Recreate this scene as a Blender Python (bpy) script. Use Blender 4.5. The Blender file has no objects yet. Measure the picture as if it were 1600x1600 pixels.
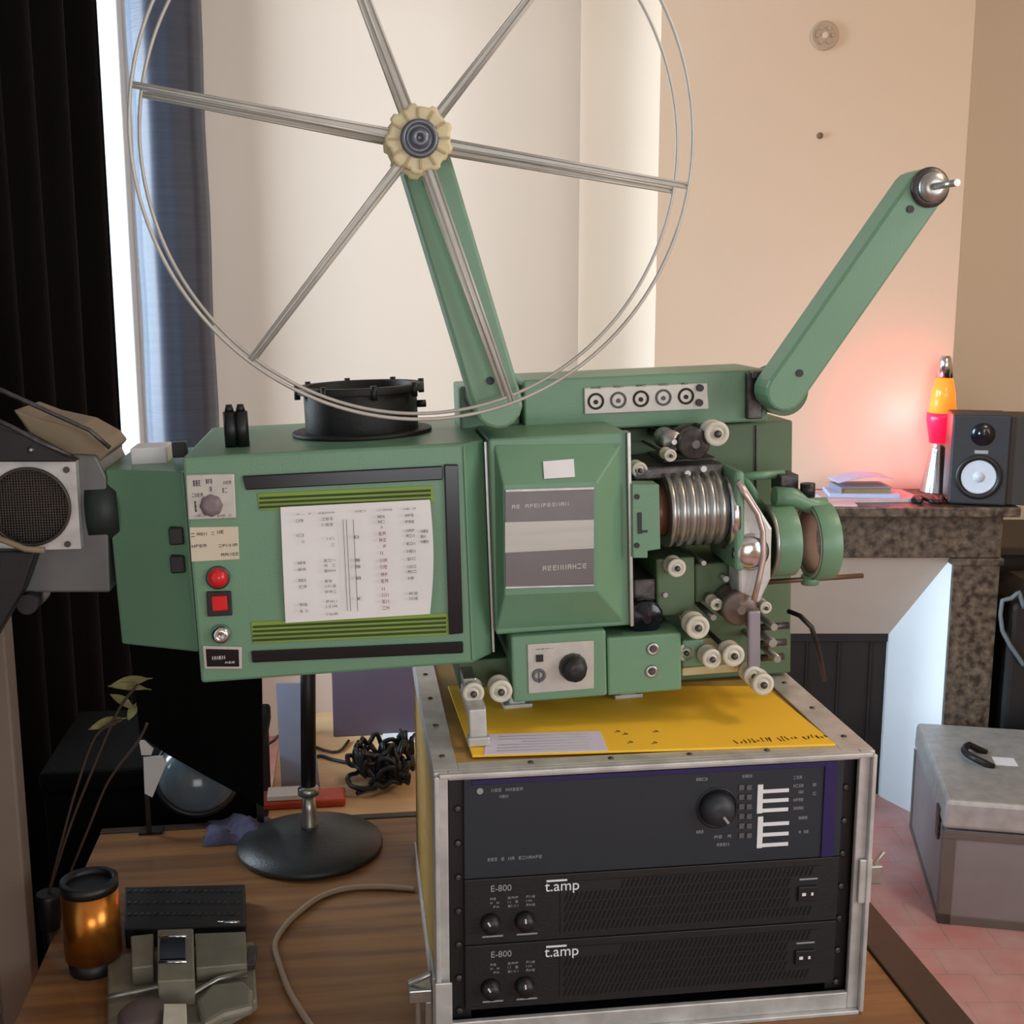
import bpy, bmesh, math, random
from mathutils import Vector, Matrix
random.seed(7)
C = bpy.context.scene
COL = C.collection
# ------------------------------------------------------------------ camera
FPX = 1900.0; CAMZ = 1.666; PITCH = math.radians(10.29)
cd = bpy.data.cameras.new('camera'); cam = bpy.data.objects.new('camera', cd); COL.objects.link(cam)
cam.location = (0, 0, CAMZ); cam.rotation_euler = (math.pi/2 - PITCH, 0, 0)
cd.sensor_width = 36; cd.lens = 36*FPX/1600; cd.clip_start = .02
C.camera = cam
RC = cam.rotation_euler.to_matrix()
# ------------------------------------------------------------------ world, lights, exposure
w = bpy.data.worlds.new('sky'); C.world = w; w.use_nodes = True
bg = w.node_tree.nodes['Background']; bg.inputs[0].default_value = (.80, .92, 1.0, 1); bg.inputs[1].default_value = .82
C.view_settings.view_transform = 'Standard'; C.view_settings.look = 'None'
C.view_settings.exposure = 0.0; C.view_settings.gamma = 1; C.view_settings.use_curve_mapping = False
def area(name, loc, target, sx, sy, col, energy):
    l = bpy.data.lights.new(name, 'AREA'); l.shape = 'RECTANGLE'; l.size = sx; l.size_y = sy; l.color = col; l.energy = energy
    o = bpy.data.objects.new(name, l); COL.objects.link(o); o.location = loc
    o.rotation_euler = (Vector(target)-Vector(loc)).to_track_quat('-Z', 'Y').to_euler()
    return o
area('window_daylight', (-3.2, 4.2, 1.7), (1.3, 3.4, .4), .6, 2.4, (.62, .82, 1.0), 90)
area('window_skylight', (-3.2, 2.9, 1.9), (.2, 4.3, 1.4), 1.0, 2.4, (.82, .92, 1.0), 175)
nw = area('splay_fill_light', (-1.7, 1.7, 1.75), (1.3, 3.55, .55), .5, 1.4, (.60, .82, 1.0), 16); nw.data.spread = math.radians(46)  # added narrow-spread fill through an unseen opening, aimed at the fireplace splay
area('right_window_daylight', (2.85, -.3, 1.8), (.5, 2.4, .8), 1.6, 1.5, (.92, .95, 1.0), 40)
area('front_fill_light', (1.0, -2.5, 1.45), (.3, 3.0, 1.3), 1.7, 1.3, (.95, .97, 1.0), 30)  # added fill from behind the camera for upright faces, source unseen
area('ceiling_lamp', (1.7, 1.5, 2.85), (1.0, 2.4, .9), .5, .5, (1.0, .80, .58), 16)
# ------------------------------------------------------------------ materials
def lin(c):
    return tuple(((x/255)/12.92 if x/255 <= .04045 else ((x/255+.055)/1.055)**2.4) for x in c)
def mat(name, rgb, rough=.5, metal=0, vary=.08, scale=20, bump=0, bscale=200, emit=None, es=1, rgb2=None, stretch=None, trans=0, coat=0, detail=4, lo=.35, hi=.65):
    m = bpy.data.materials.new(name); m.use_nodes = True; nt = m.node_tree; b = nt.nodes['Principled BSDF']
    c = lin(rgb); c2 = lin(rgb2) if rgb2 else tuple(x*(1-vary) for x in c)
    tc = nt.nodes.new('ShaderNodeTexCoord'); mp = nt.nodes.new('ShaderNodeMapping'); nt.links.new(tc.outputs['Object'], mp.inputs[0])
    if stretch: mp.inputs['Scale'].default_value = stretch
    n = nt.nodes.new('ShaderNodeTexNoise'); n.inputs['Scale'].default_value = scale; n.inputs['Detail'].default_value = detail
    nt.links.new(mp.outputs[0], n.inputs['Vector'])
    r = nt.nodes.new('ShaderNodeValToRGB'); r.color_ramp.elements[0].color = (*c2, 1); r.color_ramp.elements[1].color = (*c, 1)
    r.color_ramp.elements[0].position = lo; r.color_ramp.elements[1].position = hi
    nt.links.new(n.outputs[0], r.inputs[0]); nt.links.new(r.outputs[0], b.inputs['Base Color'])
    b.inputs['Roughness'].default_value = rough; b.inputs['Metallic'].default_value = metal
    if trans: b.inputs['Transmission Weight'].default_value = trans
    if coat: b.inputs['Coat Weight'].default_value = coat
    if bump:
        n2 = nt.nodes.new('ShaderNodeTexNoise'); n2.inputs['Scale'].default_value = bscale; nt.links.new(mp.outputs[0], n2.inputs['Vector'])
        bp = nt.nodes.new('ShaderNodeBump'); bp.inputs['Strength'].default_value = bump; bp.inputs['Distance'].default_value = .002
        nt.links.new(n2.outputs[0], bp.inputs['Height']); nt.links.new(bp.outputs[0], b.inputs['Normal'])
    if emit:
        b.inputs['Emission Color'].default_value = (*lin(emit), 1); b.inputs['Emission Strength'].default_value = es
    return m
M = dict(
 green=mat('green_enamel', (104, 143, 114), .38, 0, .07, 6, .12, 400),
 green2=mat('olive_lit_enamel', (84, 106, 74), .5, 0, .1, 12),  # olive cast of warm lamp and yellow reflection mixed into the green
 steel=mat('brushed_steel', (176, 176, 172), .32, .85, .15, 60),
 alu=mat('worn_aluminium', (202, 202, 200), .42, .4, .25, 30, .15, 120),
 chrome=mat('polished_metal', (205, 210, 215), .18, 1, .05, 30),
 dsteel=mat('dark_machined_metal', (92, 88, 88), .4, .7, .35, 80, .2, 300),
 black=mat('black_plastic', (22, 22, 24), .45, 0, .3, 30),
 gloss=mat('glossy_black_rubber', (12, 14, 26), .2, 0, .2, 10),
 blackpaint=mat('black_paint', (18, 18, 19), .55, 0, .3, 40, .2, 300),
 slate=mat('slate_panel', (38, 48, 56), .35, .1, .1, 5),
 indigo=mat('indigo_band', (34, 28, 84), .35, 0, .1, 5),
 cream=mat('cream_nylon', (205, 200, 184), .5, 0, .12, 50),
 hub=mat('cream_hub', (214, 202, 160), .45, 0, .15, 40),
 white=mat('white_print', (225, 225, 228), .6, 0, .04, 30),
 grey=mat('grey_print', (150, 150, 152), .6, 0, .04, 30),
 ink=mat('grey_ink', (104, 102, 106), .8, 0, .3, 200),
 redink=mat('red_ink', (160, 92, 96), .8, 0, .3, 200),
 dink=mat('dark_ink', (52, 44, 34), .8, 0, .3, 200),
 paper=mat('list_paper', (228, 226, 224), .8, 0, .04, 12),
 lime=mat('lime_vent_glow', (128, 158, 58), .5, 0, .25, 20, stretch=(.3, 1, 3)),  # lime glow from inside the vents put into the colour
 badge=mat('badge_plate', (108, 102, 103), .35, .3, .1, 20),
 badge2=mat('badge_band', (176, 172, 166), .35, .3, .1, 60, stretch=(.1, 1, 2)),
 panel=mat('brushed_label_plate', (190, 186, 178), .4, .3, .1, 60),
 red=mat('red_lens', (196, 30, 34), .25, 0, .2, 40, emit=(200, 20, 24), es=.15),
 marble=mat('brown_marble', (112, 96, 80), .35, 0, rgb2=(38, 31, 25), scale=42, detail=10, lo=.36, hi=.72),
 wallm=mat('plaster_wall', (226, 214, 200), .9, 0, .02, 1.2),
 wallw=mat('plaster_breast', (228, 208, 186), .9, 0, .03, 1.2),
 wallr=mat('plaster_alcove', (232, 196, 138), .9, 0, .03, 1.5),
 wallb=mat('plaster_pale', (226, 228, 230), .9, 0, .02, 1.5),
 ceil=mat('ceiling_white', (232, 228, 222), .95, 0, .02, 1),
 stucco=mat('beige_stucco', (190, 176, 160), .85, 0, .06, 8),
 splay=mat('white_splay', (226, 230, 234), .7, 0, .03, 6),
 soot=mat('sooty_iron', (34, 28, 25), .6, .2, .3, 10),
 curtain=mat('blackout_cloth', (7, 7, 7), 1, 0, .3, 40, .2, 300, stretch=(1, 1, .1)),
 curtain2=mat('navy_satin', (58, 66, 84), .5, 0, .2, 30, .3, 60, stretch=(.2, .2, 3)),
 wood=mat('oak_laminate', (146, 104, 62), .5, 0, rgb2=(112, 76, 44), scale=5, stretch=(.5, 9, 9), detail=5),
 edge=mat('dark_table_edge', (58, 44, 34), .5, 0, .2, 20),
 birch=mat('pale_birch', (218, 176, 128), .55, 0, .12, 5, stretch=(.4, 8, 8)),
 ply=mat('ochre_plywood', (176, 142, 74), .7, 0, .25, 18, stretch=(1, 1, 6)),
 yellow=mat('yellow_kraft', (252, 200, 50), .75, 0, .06, 6),
 label=mat('lilac_white_paper', (214, 210, 232), .8, 0, .03, 10),
 reelm=mat('dull_tinned_wire', (190, 188, 180), .5, .45, .1, 30),
 brass=mat('bronze_brass', (190, 122, 52), .28, .9, .15, 20, stretch=(1, 1, .1)),
 splice=mat('olive_grey_enamel', (128, 124, 108), .5, .2, .18, 30),
 bluecloth=mat('bluish_cloth', (92, 94, 128), .9, 0, .3, 40, .4, 90),
 redbox=mat('orange_red_plastic', (196, 70, 40), .5, 0, .25, 20),
 bluegrey=mat('blue_grey_board', (134, 136, 156), .5, 0, .15, 6),
 purple=mat('plum_grey_panel', (92, 76, 88), .35, 0, .25, 3),
 cable=mat('beige_cable', (158, 138, 118), .6, 0, .05, 20),
 leaf=mat('dry_olive_leaf', (128, 124, 76), .8, 0, .3, 60),
 trunk=mat('grey_trunk_board', (136, 128, 130), .65, .1, .08, 10),
 trunk2=mat('worn_trunk_metal', (172, 170, 168), .45, .3, .2, 30),
 pole=mat('taupe_pole', (112, 98, 86), .6, 0, .1, 8),
 duct=mat('dull_zinc', (112, 114, 114), .45, .5, .2, 12),
 tan=mat('tan_cover', (132, 116, 92), .6, 0, .1, 12),
 spk=mat('speaker_vinyl', (38, 42, 48), .5, 0, .1, 40),
 cone=mat('pale_cone', (192, 200, 212), .5, 0, .05, 30),
 lava=mat('orange_lava_liquid', (255, 140, 50), .2, 0, .05, 30, emit=(255, 128, 40), es=.9),
 lavared=mat('red_lava_wax', (250, 30, 70), .3, 0, .05, 30, emit=(250, 20, 60), es=1.0),
 pink=mat('pinkish_paper', (206, 176, 182), .8, 0, .08, 20),
 bluep=mat('blue_white_paper', (178, 186, 216), .8, 0, .1, 20),
 ochre=mat('ochre_book', (150, 128, 84), .7, 0, .1, 20),
 skirt=mat('grey_skirting', (140, 140, 140), .6, 0, .05, 10),
)
M['curtain'].node_tree.nodes['Principled BSDF'].inputs['Specular IOR Level'].default_value = .15
# tiled floor: red hexagon-like clay tiles with a dusty bloom
m = bpy.data.materials.new('clay_tile_floor'); m.use_nodes = True; nt = m.node_tree; b = nt.nodes['Principled BSDF']
tc = nt.nodes.new('ShaderNodeTexCoord'); br = nt.nodes.new('ShaderNodeTexBrick'); nt.links.new(tc.outputs['Object'], br.inputs[0])
br.inputs['Scale'].default_value = 5; br.inputs['Color1'].default_value = (*lin((196, 104, 100)), 1); br.inputs['Color2'].default_value = (*lin((176, 104, 98)), 1)
br.inputs['Mortar'].default_value = (*lin((128, 100, 90)), 1); br.inputs['Mortar Size'].default_value = .012; br.inputs['Brick Width'].default_value = .6; br.inputs['Row Height'].default_value = .6
no = nt.nodes.new('ShaderNodeTexNoise'); no.inputs['Scale'].default_value = 9; no.inputs['Detail'].default_value = 6; nt.links.new(tc.outputs['Object'], no.inputs[0])
mx = nt.nodes.new('ShaderNodeMix'); mx.data_type = 'RGBA'; mx.inputs[7].default_value = (*lin((200, 172, 168)), 1)
nt.links.new(no.outputs[0], mx.inputs[0]); nt.links.new(br.outputs[0], mx.inputs[6]); nt.links.new(mx.outputs[2], b.inputs['Base Color']); b.inputs['Roughness'].default_value = .6
M['tile'] = m
# ------------------------------------------------------------------ mesh helpers
def V(*a): return Vector(a)
class MB:
    def __init__(s): s.v = []; s.f = []; s.sm = []
    def add(s, vs, fs, smooth=False):
        o = len(s.v); s.v += [Vector(p) for p in vs]
        for f in fs: s.f.append([i+o for i in f]); s.sm.append(smooth)
        return s
    def box(s, x0, x1, y0, y1, z0, z1):
        return s.hexa([(x0,y0,z0),(x1,y0,z0),(x1,y1,z0),(x0,y1,z0),(x0,y0,z1),(x1,y0,z1),(x1,y1,z1),(x0,y1,z1)])
    def hexa(s, p):
        return s.add(p, [(0,3,2,1),(4,5,6,7),(0,1,5,4),(1,2,6,5),(2,3,7,6),(3,0,4,7)])
    def basis(s, ax):
        ax = Vector(ax).normalized(); t = Vector((0,0,1)) if abs(ax.z) < .9 else Vector((1,0,0))
        u = ax.cross(t).normalized(); return u, ax.cross(u).normalized(), ax
    def lathe(s, prof, o, ax, n=32, smooth=True, wob=None):
        u, w_, a = s.basis(ax); o = Vector(o); vs = []
        for (r, h) in prof:
            for k in range(n):
                t = 2*math.pi*k/n; rr = max(r, 1e-5)*(wob(t) if wob else 1)
                vs.append(o + a*h + (u*math.cos(t)+w_*math.sin(t))*rr)
        fs = []
        for i in range(len(prof)-1):
            for k in range(n): fs.append((i*n+k, i*n+(k+1) % n, (i+1)*n+(k+1) % n, (i+1)*n+k))
        s.add(vs, fs, smooth)
        b0 = len(s.v)-len(vs)
        if prof[0][0] > 1e-4: s.f.append([b0+k for k in range(n)][::-1]); s.sm.append(False)
        if prof[-1][0] > 1e-4: s.f.append([b0+(len(prof)-1)*n+k for k in range(n)]); s.sm.append(False)
        return s
    def cyl(s, p0, p1, r, r1=None, n=28):
        p0 = Vector(p0); d = Vector(p1)-p0
        return s.lathe([(r, 0), (r if r1 is None else r1, d.length)], p0, d, n)
    def ring(s, o, ax, ro, ri, t, n=40):       # an annulus of thickness t along ax
        u, w_, a = s.basis(ax); o = Vector(o); vs = []
        for (r, h) in ((ri,0),(ro,0),(ro,t),(ri,t)):
            for k in range(n):
                q = 2*math.pi*k/n; vs.append(o+a*h+(u*math.cos(q)+w_*math.sin(q))*r)
        fs = []
        for i in range(4):
            j = (i+1) % 4
            for k in range(n): fs.append((i*n+k, i*n+(k+1) % n, j*n+(k+1) % n, j*n+k))
        return s.add(vs, fs, True)
    def torus(s, o, ax, R, r, n=96, m_=8):
        u, w_, a = s.basis(ax); o = Vector(o)
        return s.tube([o+(u*math.cos(2*math.pi*k/n)+w_*math.sin(2*math.pi*k/n))*R for k in range(n)], r, m_, True)
    def tube(s, pts, r, n=8, closed=False):
        pts = [Vector(p) for p in pts]; N = len(pts); vs = []; up = None
        for i, p in enumerate(pts):
            a = pts[(i+1) % N] if (closed or i < N-1) else p; b_ = pts[i-1] if (closed or i > 0) else p
            t = (a-b_).normalized()
            if up is None: up = s.basis(t)[0]
            up = (up - t*up.dot(t)).normalized(); w_ = t.cross(up); rr = r(i/(N-1)) if callable(r) else r
            for k in range(n):
                q = 2*math.pi*k/n; vs.append(p+(up*math.cos(q)+w_*math.sin(q))*rr)
        fs = []
        for i in range(N if closed else N-1):
            j = (i+1) % N
            for k in range(n): fs.append((i*n+k, i*n+(k+1) % n, j*n+(k+1) % n, j*n+k))
        s.add(vs, fs, True)
        if not closed:
            b0 = len(s.v)-len(vs); s.f.append([b0+k for k in range(n)][::-1]); s.f.append([b0+(N-1)*n+k for k in range(n)]); s.sm += [False]*2
        return s
    def prism(s, poly, y0, y1, ax='y'):        # poly in (x,z) extruded along y, or (x,y) along z, or (y,z) along x
        f = {'y': lambda p, h: (p[0], h, p[1]), 'z': lambda p, h: (p[0], p[1], h), 'x': lambda p, h: (h, p[0], p[1])}[ax]
        n = len(poly); vs = [f(p, y0) for p in poly]+[f(p, y1) for p in poly]
        fs = [list(range(n))[::-1], [n+i for i in range(n)]]+[(i, (i+1) % n, n+(i+1) % n, n+i) for i in range(n)]
        return s.add(vs, fs)
    def slab(s, p0, p1, wd, y0, y1):           # a bar from p0 to p1 in the xz plane
        d = Vector((p1[0]-p0[0], p1[1]-p0[1])).normalized(); nn = Vector((-d.y, d.x))*wd/2
        a, b_ = Vector(p0), Vector(p1)
        return s.prism([a+nn, a-nn, b_-nn, b_+nn], y0, y1)
    def build(s, name, m_, root=None, bevel=0, frame=None, base=None, seg=2):
        if isinstance(root, Th): base_, par = root.base, root.o
        elif root is not None: base_, par = root['_b'], root
        else: base_, par = Vector(base if base is not None else (0,0,0)), None
        base_ = Vector(base_)
        me = bpy.data.meshes.new(name); me.from_pydata([v-base_ for v in s.v], [], s.f)
        me.polygons.foreach_set('use_smooth', s.sm)
        bm = bmesh.new(); bm.from_mesh(me); bmesh.ops.recalc_face_normals(bm, faces=bm.faces); bm.to_mesh(me); bm.free()
        me.materials.append(m_ if not isinstance(m_, str) else M[m_])
        o = bpy.data.objects.new(name, me); COL.objects.link(o)
        if par is not None: o.parent = par; BASE[o.name] = base_
        elif frame is not None: o.matrix_world = frame.m @ Matrix.Translation(base_)
        else: o.location = base_
        o2 = PartRef(o, base_)
        if bevel:
            md = o.modifiers.new('bevel', 'BEVEL'); md.width = bevel; md.segments = seg; md.limit_method = 'ANGLE'; md.angle_limit = math.radians(40)
        return o2
BASE = {}
class PartRef:
    def __init__(s, o, b_): s.o = o; s.b = b_
    def __getitem__(s, k): return s.b
class Th:                                       # a thing: an Empty at its base
    def __init__(s, name, label, cat, frame, base, group=None):
        s.o = bpy.data.objects.new(name, None); COL.objects.link(s.o); s.base = Vector(base); s.frame = frame
        s.o.matrix_world = frame.m @ Matrix.Translation(s.base); s.o.empty_display_size = .05
        s.o['label'] = label; s.o['category'] = cat
        if group: s.o['group'] = group
_b = MB.build
def build(s, name, m_, root=None, bevel=0, frame=None, base=None, seg=2, label=None):
    if isinstance(root, PartRef):
        t = Th.__new__(Th); t.o = root.o; t.base = root.b; root = t
    r = _b(s, name, m_, root, bevel, frame, base, seg)
    if label: r.o['label'] = label
    return r
MB.build = build
def tag(p, label, cat, group=None):
    p.o['label'] = label; p.o['category'] = cat
    if group: p.o['group'] = group
    return p
def struct(p): p.o['kind'] = 'structure'; return p
class Fr:
    def __init__(s, m_): s.m = m_; s.i = m_.inverted()
    def at(s, px, py, x=None, y=None, z=None):  # where the line of sight through a measured photo point meets a real plane of this frame
        d = s.i.to_3x3() @ (RC @ Vector(((px-800)/FPX, -(py-800)/FPX, -1))); o = s.i @ Vector((0, 0, CAMZ))
        if x is not None: t = (x-o.x)/d.x
        elif y is not None: t = (y-o.y)/d.y
        else: t = (z-o.z)/d.z
        return o+d*t
W = Fr(Matrix.Identity(4))
TZ = .74
T = Fr(Matrix.Translation((-.094, 1.377, TZ)) @ Matrix.Rotation(math.radians(7.6), 4, 'Z'))
HC = .359; CW = .555
P = Fr(T.m @ Matrix.Translation((0, 0, HC)) @ Matrix.Rotation(math.radians(-2), 4, 'Y'))
def rect(fr, x0, y0, x1, y1, y):                # edges measured at the middle of each side -> (xa, xb, za, zb)
    xm, ym = (x0+x1)/2, (y0+y1)/2
    return fr.at(x0, ym, y=y).x, fr.at(x1, ym, y=y).x, fr.at(xm, y1, y=y).z, fr.at(xm, y0, y=y).z
def pbox(mb, fr, x0, y0, x1, y1, ya, yb):
    a, b_, c, d = rect(fr, x0, y0, x1, y1, ya); mb.box(a, b_, ya, yb, c, d); return a, b_, c, d
def txt(s, name, m_, root, loc, size, frame_rot=None, th=.0004, base=None):
    cu = bpy.data.curves.new(name, 'FONT'); cu.body = s; cu.size = size; cu.extrude = th
    ob = bpy.data.objects.new(name, cu); COL.objects.link(ob)
    me = bpy.data.meshes.new_from_object(ob.evaluated_get(bpy.context.evaluated_depsgraph_get())); bpy.data.objects.remove(ob)
    R = frame_rot or Matrix.Rotation(math.pi/2, 4, 'X')
    b_ = root.base if isinstance(root, Th) else root.b
    me.transform(Matrix.Translation(Vector(loc)-b_) @ R); me.materials.clear(); me.materials.append(M[m_])
    o = bpy.data.objects.new(name, me); COL.objects.link(o); o.parent = root.o
    return o
def scribble(mb, x0, x1, z0, z1, y, n, th=.0004, seed=1):  # letter-like strokes for writing too small to read
    rr = random.Random(seed); st = (x1-x0)/n; h = z1-z0; q = h*.16
    for i in range(n):
        a = x0+st*i; b_ = a+st*.72; k = rr.random()
        if k > .92: continue
        if k < .75: mb.box(a, a+q, y-th, y, z0, z1)
        if k < .5: mb.box(b_-q, b_, y-th, y, z0, z1)
        if k > .3: mb.box(a, b_, y-th, y, z1-q, z1)
        if k > .2 and k < .8: mb.box(a, b_, y-th, y, z0+h*.45, z0+h*.45+q)
        if k > .55: mb.box(a, b_, y-th, y, z0, z0+q)
# ------------------------------------------------------------------ the room
XL = -1.2; YB = 4.4; XR = 2.5; ZC = 2.95; YN = -2.2
mb = MB(); mb.box(XL-.3, XR+.2, YN, YB+.2, -.1, 0); struct(mb.build('floor', 'tile'))
mb = MB(); mb.box(XL-.3, XR+.2, YN, YB+.2, ZC, ZC+.1); struct(mb.build('ceiling', 'ceil'))
mb = MB(); mb.box(XL-.2, XR+.2, YB, YB+.2, 0, ZC); struct(mb.build('wall_back', 'wallm'))
mb = MB(); mb.box(XR, XR+.2, .6, YB, 0, ZC); mb.box(XR, XR+.2, YN, -1.2, 0, ZC); mb.box(XR, XR+.2, -1.2, .6, 0, .9); mb.box(XR, XR+.2, -1.2, .6, 2.75, ZC); struct(mb.build('wall_right', 'wallr'))
mb = MB(); mb.box(XL-.2, .1, YN-.2, YN, 0, ZC); mb.box(1.9, XR+.2, YN-.2, YN, 0, ZC); mb.box(.1, 1.9, YN-.2, YN, 0, .75); mb.box(.1, 1.9, YN-.2, YN, 2.15, ZC); struct(mb.build('wall_front', 'wallr'))  # opening lets the added front fill in
def wall_with_hole(name, y0, y1, holes):
    mb = MB(); ys = y0
    for (a, b_, c, d) in holes:
        mb.box(XL-.2, XL, ys, a, 0, ZC); mb.box(XL-.2, XL, a, b_, 0, c); mb.box(XL-.2, XL, a, b_, d, ZC); ys = b_
    mb.box(XL-.2, XL, ys, y1, 0, ZC); struct(mb.build(name, 'wallb'))
wall_with_hole('wall_left', YN, YB, [(-.8, 1.0, .9, 2.7), (1.7, 2.35, 1.1, 2.7), (2.7, 4.12, .45, 2.8)])  # middle opening is out of view, added for the splay fill
def window(name, y0, y1, z0, z1):
    mb = MB(); t = .05
    mb.box(XL-.12, XL-.05, y0, y1, z0, z0+t); mb.box(XL-.12, XL-.05, y0, y1, z1-t, z1)
    mb.box(XL-.12, XL-.05, y0, y0+t, z0+t, z1-t); mb.box(XL-.12, XL-.05, y1-t, y1, z0+t, z1-t)
    ym = y0+(y1-y0)*.25; mb.box(XL-.11, XL-.06, ym-.03, ym+.03, z0+t, z1-t)
    return struct(mb.build(name, 'splay', bevel=.004))
window('window_1', 2.7, 4.12, .45, 2.8); window('window_2', -.8, 1.0, .9, 2.7)
# chimney breast: front face, splayed left return
YF = 3.9
xl = W.at(1028, 300, y=YF).x; xr = W.at(1512, 200, y=YF).x; xs = W.at(905, 300, y=YB).x
FX0 = W.at(1225, 1000, y=3.84).x-.32
mb = MB(); mb.prism([(xl, YF), (xr, YF), (xr, YB-.001), (xs, YB-.001)], 0, ZC, 'z'); struct(mb.build('wall_chimney_breast', 'wallw'))
# ------------------------------------------------------------------ curtains
def curtain(name, x, y0, y1, z0, z1, folds, amp, mt, lab, cat='curtain', fr=W, dirx=False, seed=0):
    mb = MB(); n = folds*12; rows = 10; th = .004; rr = random.Random(seed); ph = [rr.uniform(-.6, .6) for _ in range(folds+1)]
    vs = []
    for side in (0, 1):
        for j in range(rows+1):
            for i in range(n+1):
                t = i/n; k = t*folds; s = math.sin(2*math.pi*k+ph[int(min(k, folds-1))]*0.3)*amp*(1+.25*math.sin(7*t+j*.15))
                yy = y0+(y1-y0)*t; zz = z0+(z1-z0)*j/rows
                vs.append((x+s+side*th, yy, zz) if not dirx else (yy, x+s+side*th, zz))
    m1 = (rows+1)*(n+1); fs = []
    for j in range(rows):
        for i in range(n):
            a = j*(n+1)+i; fs.append((a, a+1, a+n+2, a+n+1)); fs.append((m1+a, m1+a+n+1, m1+a+n+2, m1+a+1))
    for j in range(rows):
        a = j*(n+1); b_ = a+n; fs.append((a, a+n+1, m1+a+n+1, m1+a)); fs.append((b_, m1+b_, m1+b_+n+1, b_+n+1))
    for i in range(n):
        a = i; b_ = rows*(n+1)+i; fs.append((a, m1+a, m1+a+1, a+1)); fs.append((b_, b_+1, m1+b_+1, m1+b_))
    mb.add(vs, fs, True); p = mb.build(name, mt, base=(x if not dirx else y0, y0 if not dirx else x, z0)); return tag(p, lab, cat)
e1 = W.at(188, 690, x=-1.05).y
curtain('blackout_curtain', -1.05, 2.27, e1, .02, 2.85, 5, .035, 'curtain', 'long black blackout curtain filling the left side before the window')
curtain('blackout_curtain', -1.05, .95, 1.93, .02, 2.85, 5, .035, 'curtain', 'black curtain added out of view to narrow the side light opening', seed=3)  # unseen curtain added to keep side light off the table
# gathered navy curtain, a bundle of soft folds
c0 = W.at(236, 690, y=3.72).x; c1 = W.at(341, 690, y=3.72).x
mb = MB(); cx = (c0+c1)/2; rad = (c1-c0)/2
prof = [(rad*(1+.02*math.sin(i*1.3)), .02+i*(2.83/24)) for i in range(25)]
mb.lathe(prof, (cx, 3.72, 0), (0, 0, 1), 120, wob=lambda t: 1+.035*math.sin(5*t)+.01*math.sin(11*t+1))
tag(mb.build('gathered_curtain', 'curtain2', base=(cx, 3.72, .02)), 'gathered blue-sheened dark curtain between bright window strip and wall', 'curtain')
# ------------------------------------------------------------------ fireplace (structure of the room, built as one thing with parts)
yM = 3.6
zsh = W.at(1400, 793, y=3.55).z; zl0 = W.at(1400, 872, y=yM).z; zl1 = zsh-.03
xpo = W.at(1562, 900, y=yM).x; xpi = W.at(1490, 900, y=yM).x; xin = W.at(1383, 1100, y=3.84).x; zin = W.at(1300, 990, y=3.84).z
xc = .97; pw = xpo-xpi
fp = Th('marble_fireplace', 'brown veined marble fireplace with pale splayed surround', 'fireplace', W, (xc, yM, 0))
mb = MB(); mb.box(2*xc-xpo-.02, xpo+.03, 3.55, YF, zl1, zsh); mb.build('mantel_shelf', 'marble', fp, .004)
mb = MB(); mb.box(2*xc-xpo, xpo, yM, YF, zl0, zl1); mb.build('lintel', 'marble', fp, .004)
for s in (1, -1):
    a, b_ = sorted((xc+s*(xpi-xc), xc+s*(xpo-xc)))
    mb = MB(); mb.box(a, b_, yM, YF, .1, zl0); mb.box(a-.01, b_+.01, yM-.012, YF, 0, .1); mb.box(a-.008, b_+.008, yM-.008, YF, zl0-.022, zl0-.001); mb.build('pillar', 'marble', fp, .003)
    i = xc+s*(xin-xc); o_ = xc+s*(xpi-xc)
    mb = MB(); pts = [(o_, yM+.02, 0), (i, 3.84, 0), (i, 3.87, 0), (o_, yM+.05, 0), (o_, yM+.02, zl0), (i, 3.84, zin), (i, 3.87, zin), (o_, yM+.05, zl0)]
    mb.hexa(pts); mb.build('splay_panel', 'splay', fp)
a, b_ = 2*xc-xin, xin; c, d = 2*xc-xpi, xpi
mb = MB(); mb.hexa([(a, 3.84, zin), (b_, 3.84, zin), (b_, 3.87, zin), (a, 3.87, zin), (c, yM+.02, zl0), (d, yM+.02, zl0), (d, yM+.05, zl0), (c, yM+.05, zl0)])
mb.build('top_splay', 'stucco', fp)
mb = MB(); mb.box(a, b_, 3.86, 3.88, 0, zin)
for k in range(5): xx = a+(b_-a)*(k+.5)/5; mb.box(xx-.003, xx+.003, 3.852, 3.86, .02, zin-.02)
mb.box(a, b_, 3.85, 3.86, zin-.03, zin); mb.build('fire_shutter', 'soot', fp, .001)
# wall fittings
p = W.at(1288, 56, y=YF)
vt = Th('wall_vent', 'small round grey vent rosette high on chimney breast', 'vent', W, (p.x, YF, p.z))
mb = MB(); mb.lathe([(.043, 0), (.043, .006), (.038, .009), (.03, .005)], (p.x, YF, p.z), (0, -1, 0), 32)
for k in range(6):
    t = k*math.pi/3; mb.box(p.x+.023*math.cos(t)-.004, p.x+.023*math.cos(t)+.004, YF-.011, YF, p.z+.023*math.sin(t)-.004, p.z+.023*math.sin(t)+.004)
mb.build('rosette', mat('vent_taupe', (192, 172, 150), .7), vt)
mb = MB(); mb.cyl((p.x, YF, p.z), (p.x, YF-.012, p.z), .009); mb.build('boss', 'wallw', vt)
p = W.at(1281, 212, y=YF); mb = MB(); mb.lathe([(.010, 0), (.009, .006), (.001, .009)], (p.x, YF, p.z), (0, -1, 0), 16)
tag(mb.build('wall_plug', mat('plug_brown', (130, 100, 76), .7), base=p), 'tiny brown wall plug below the round vent', 'wall plug')
# ------------------------------------------------------------------ things on the mantel shelf
Z0 = zsh
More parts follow.
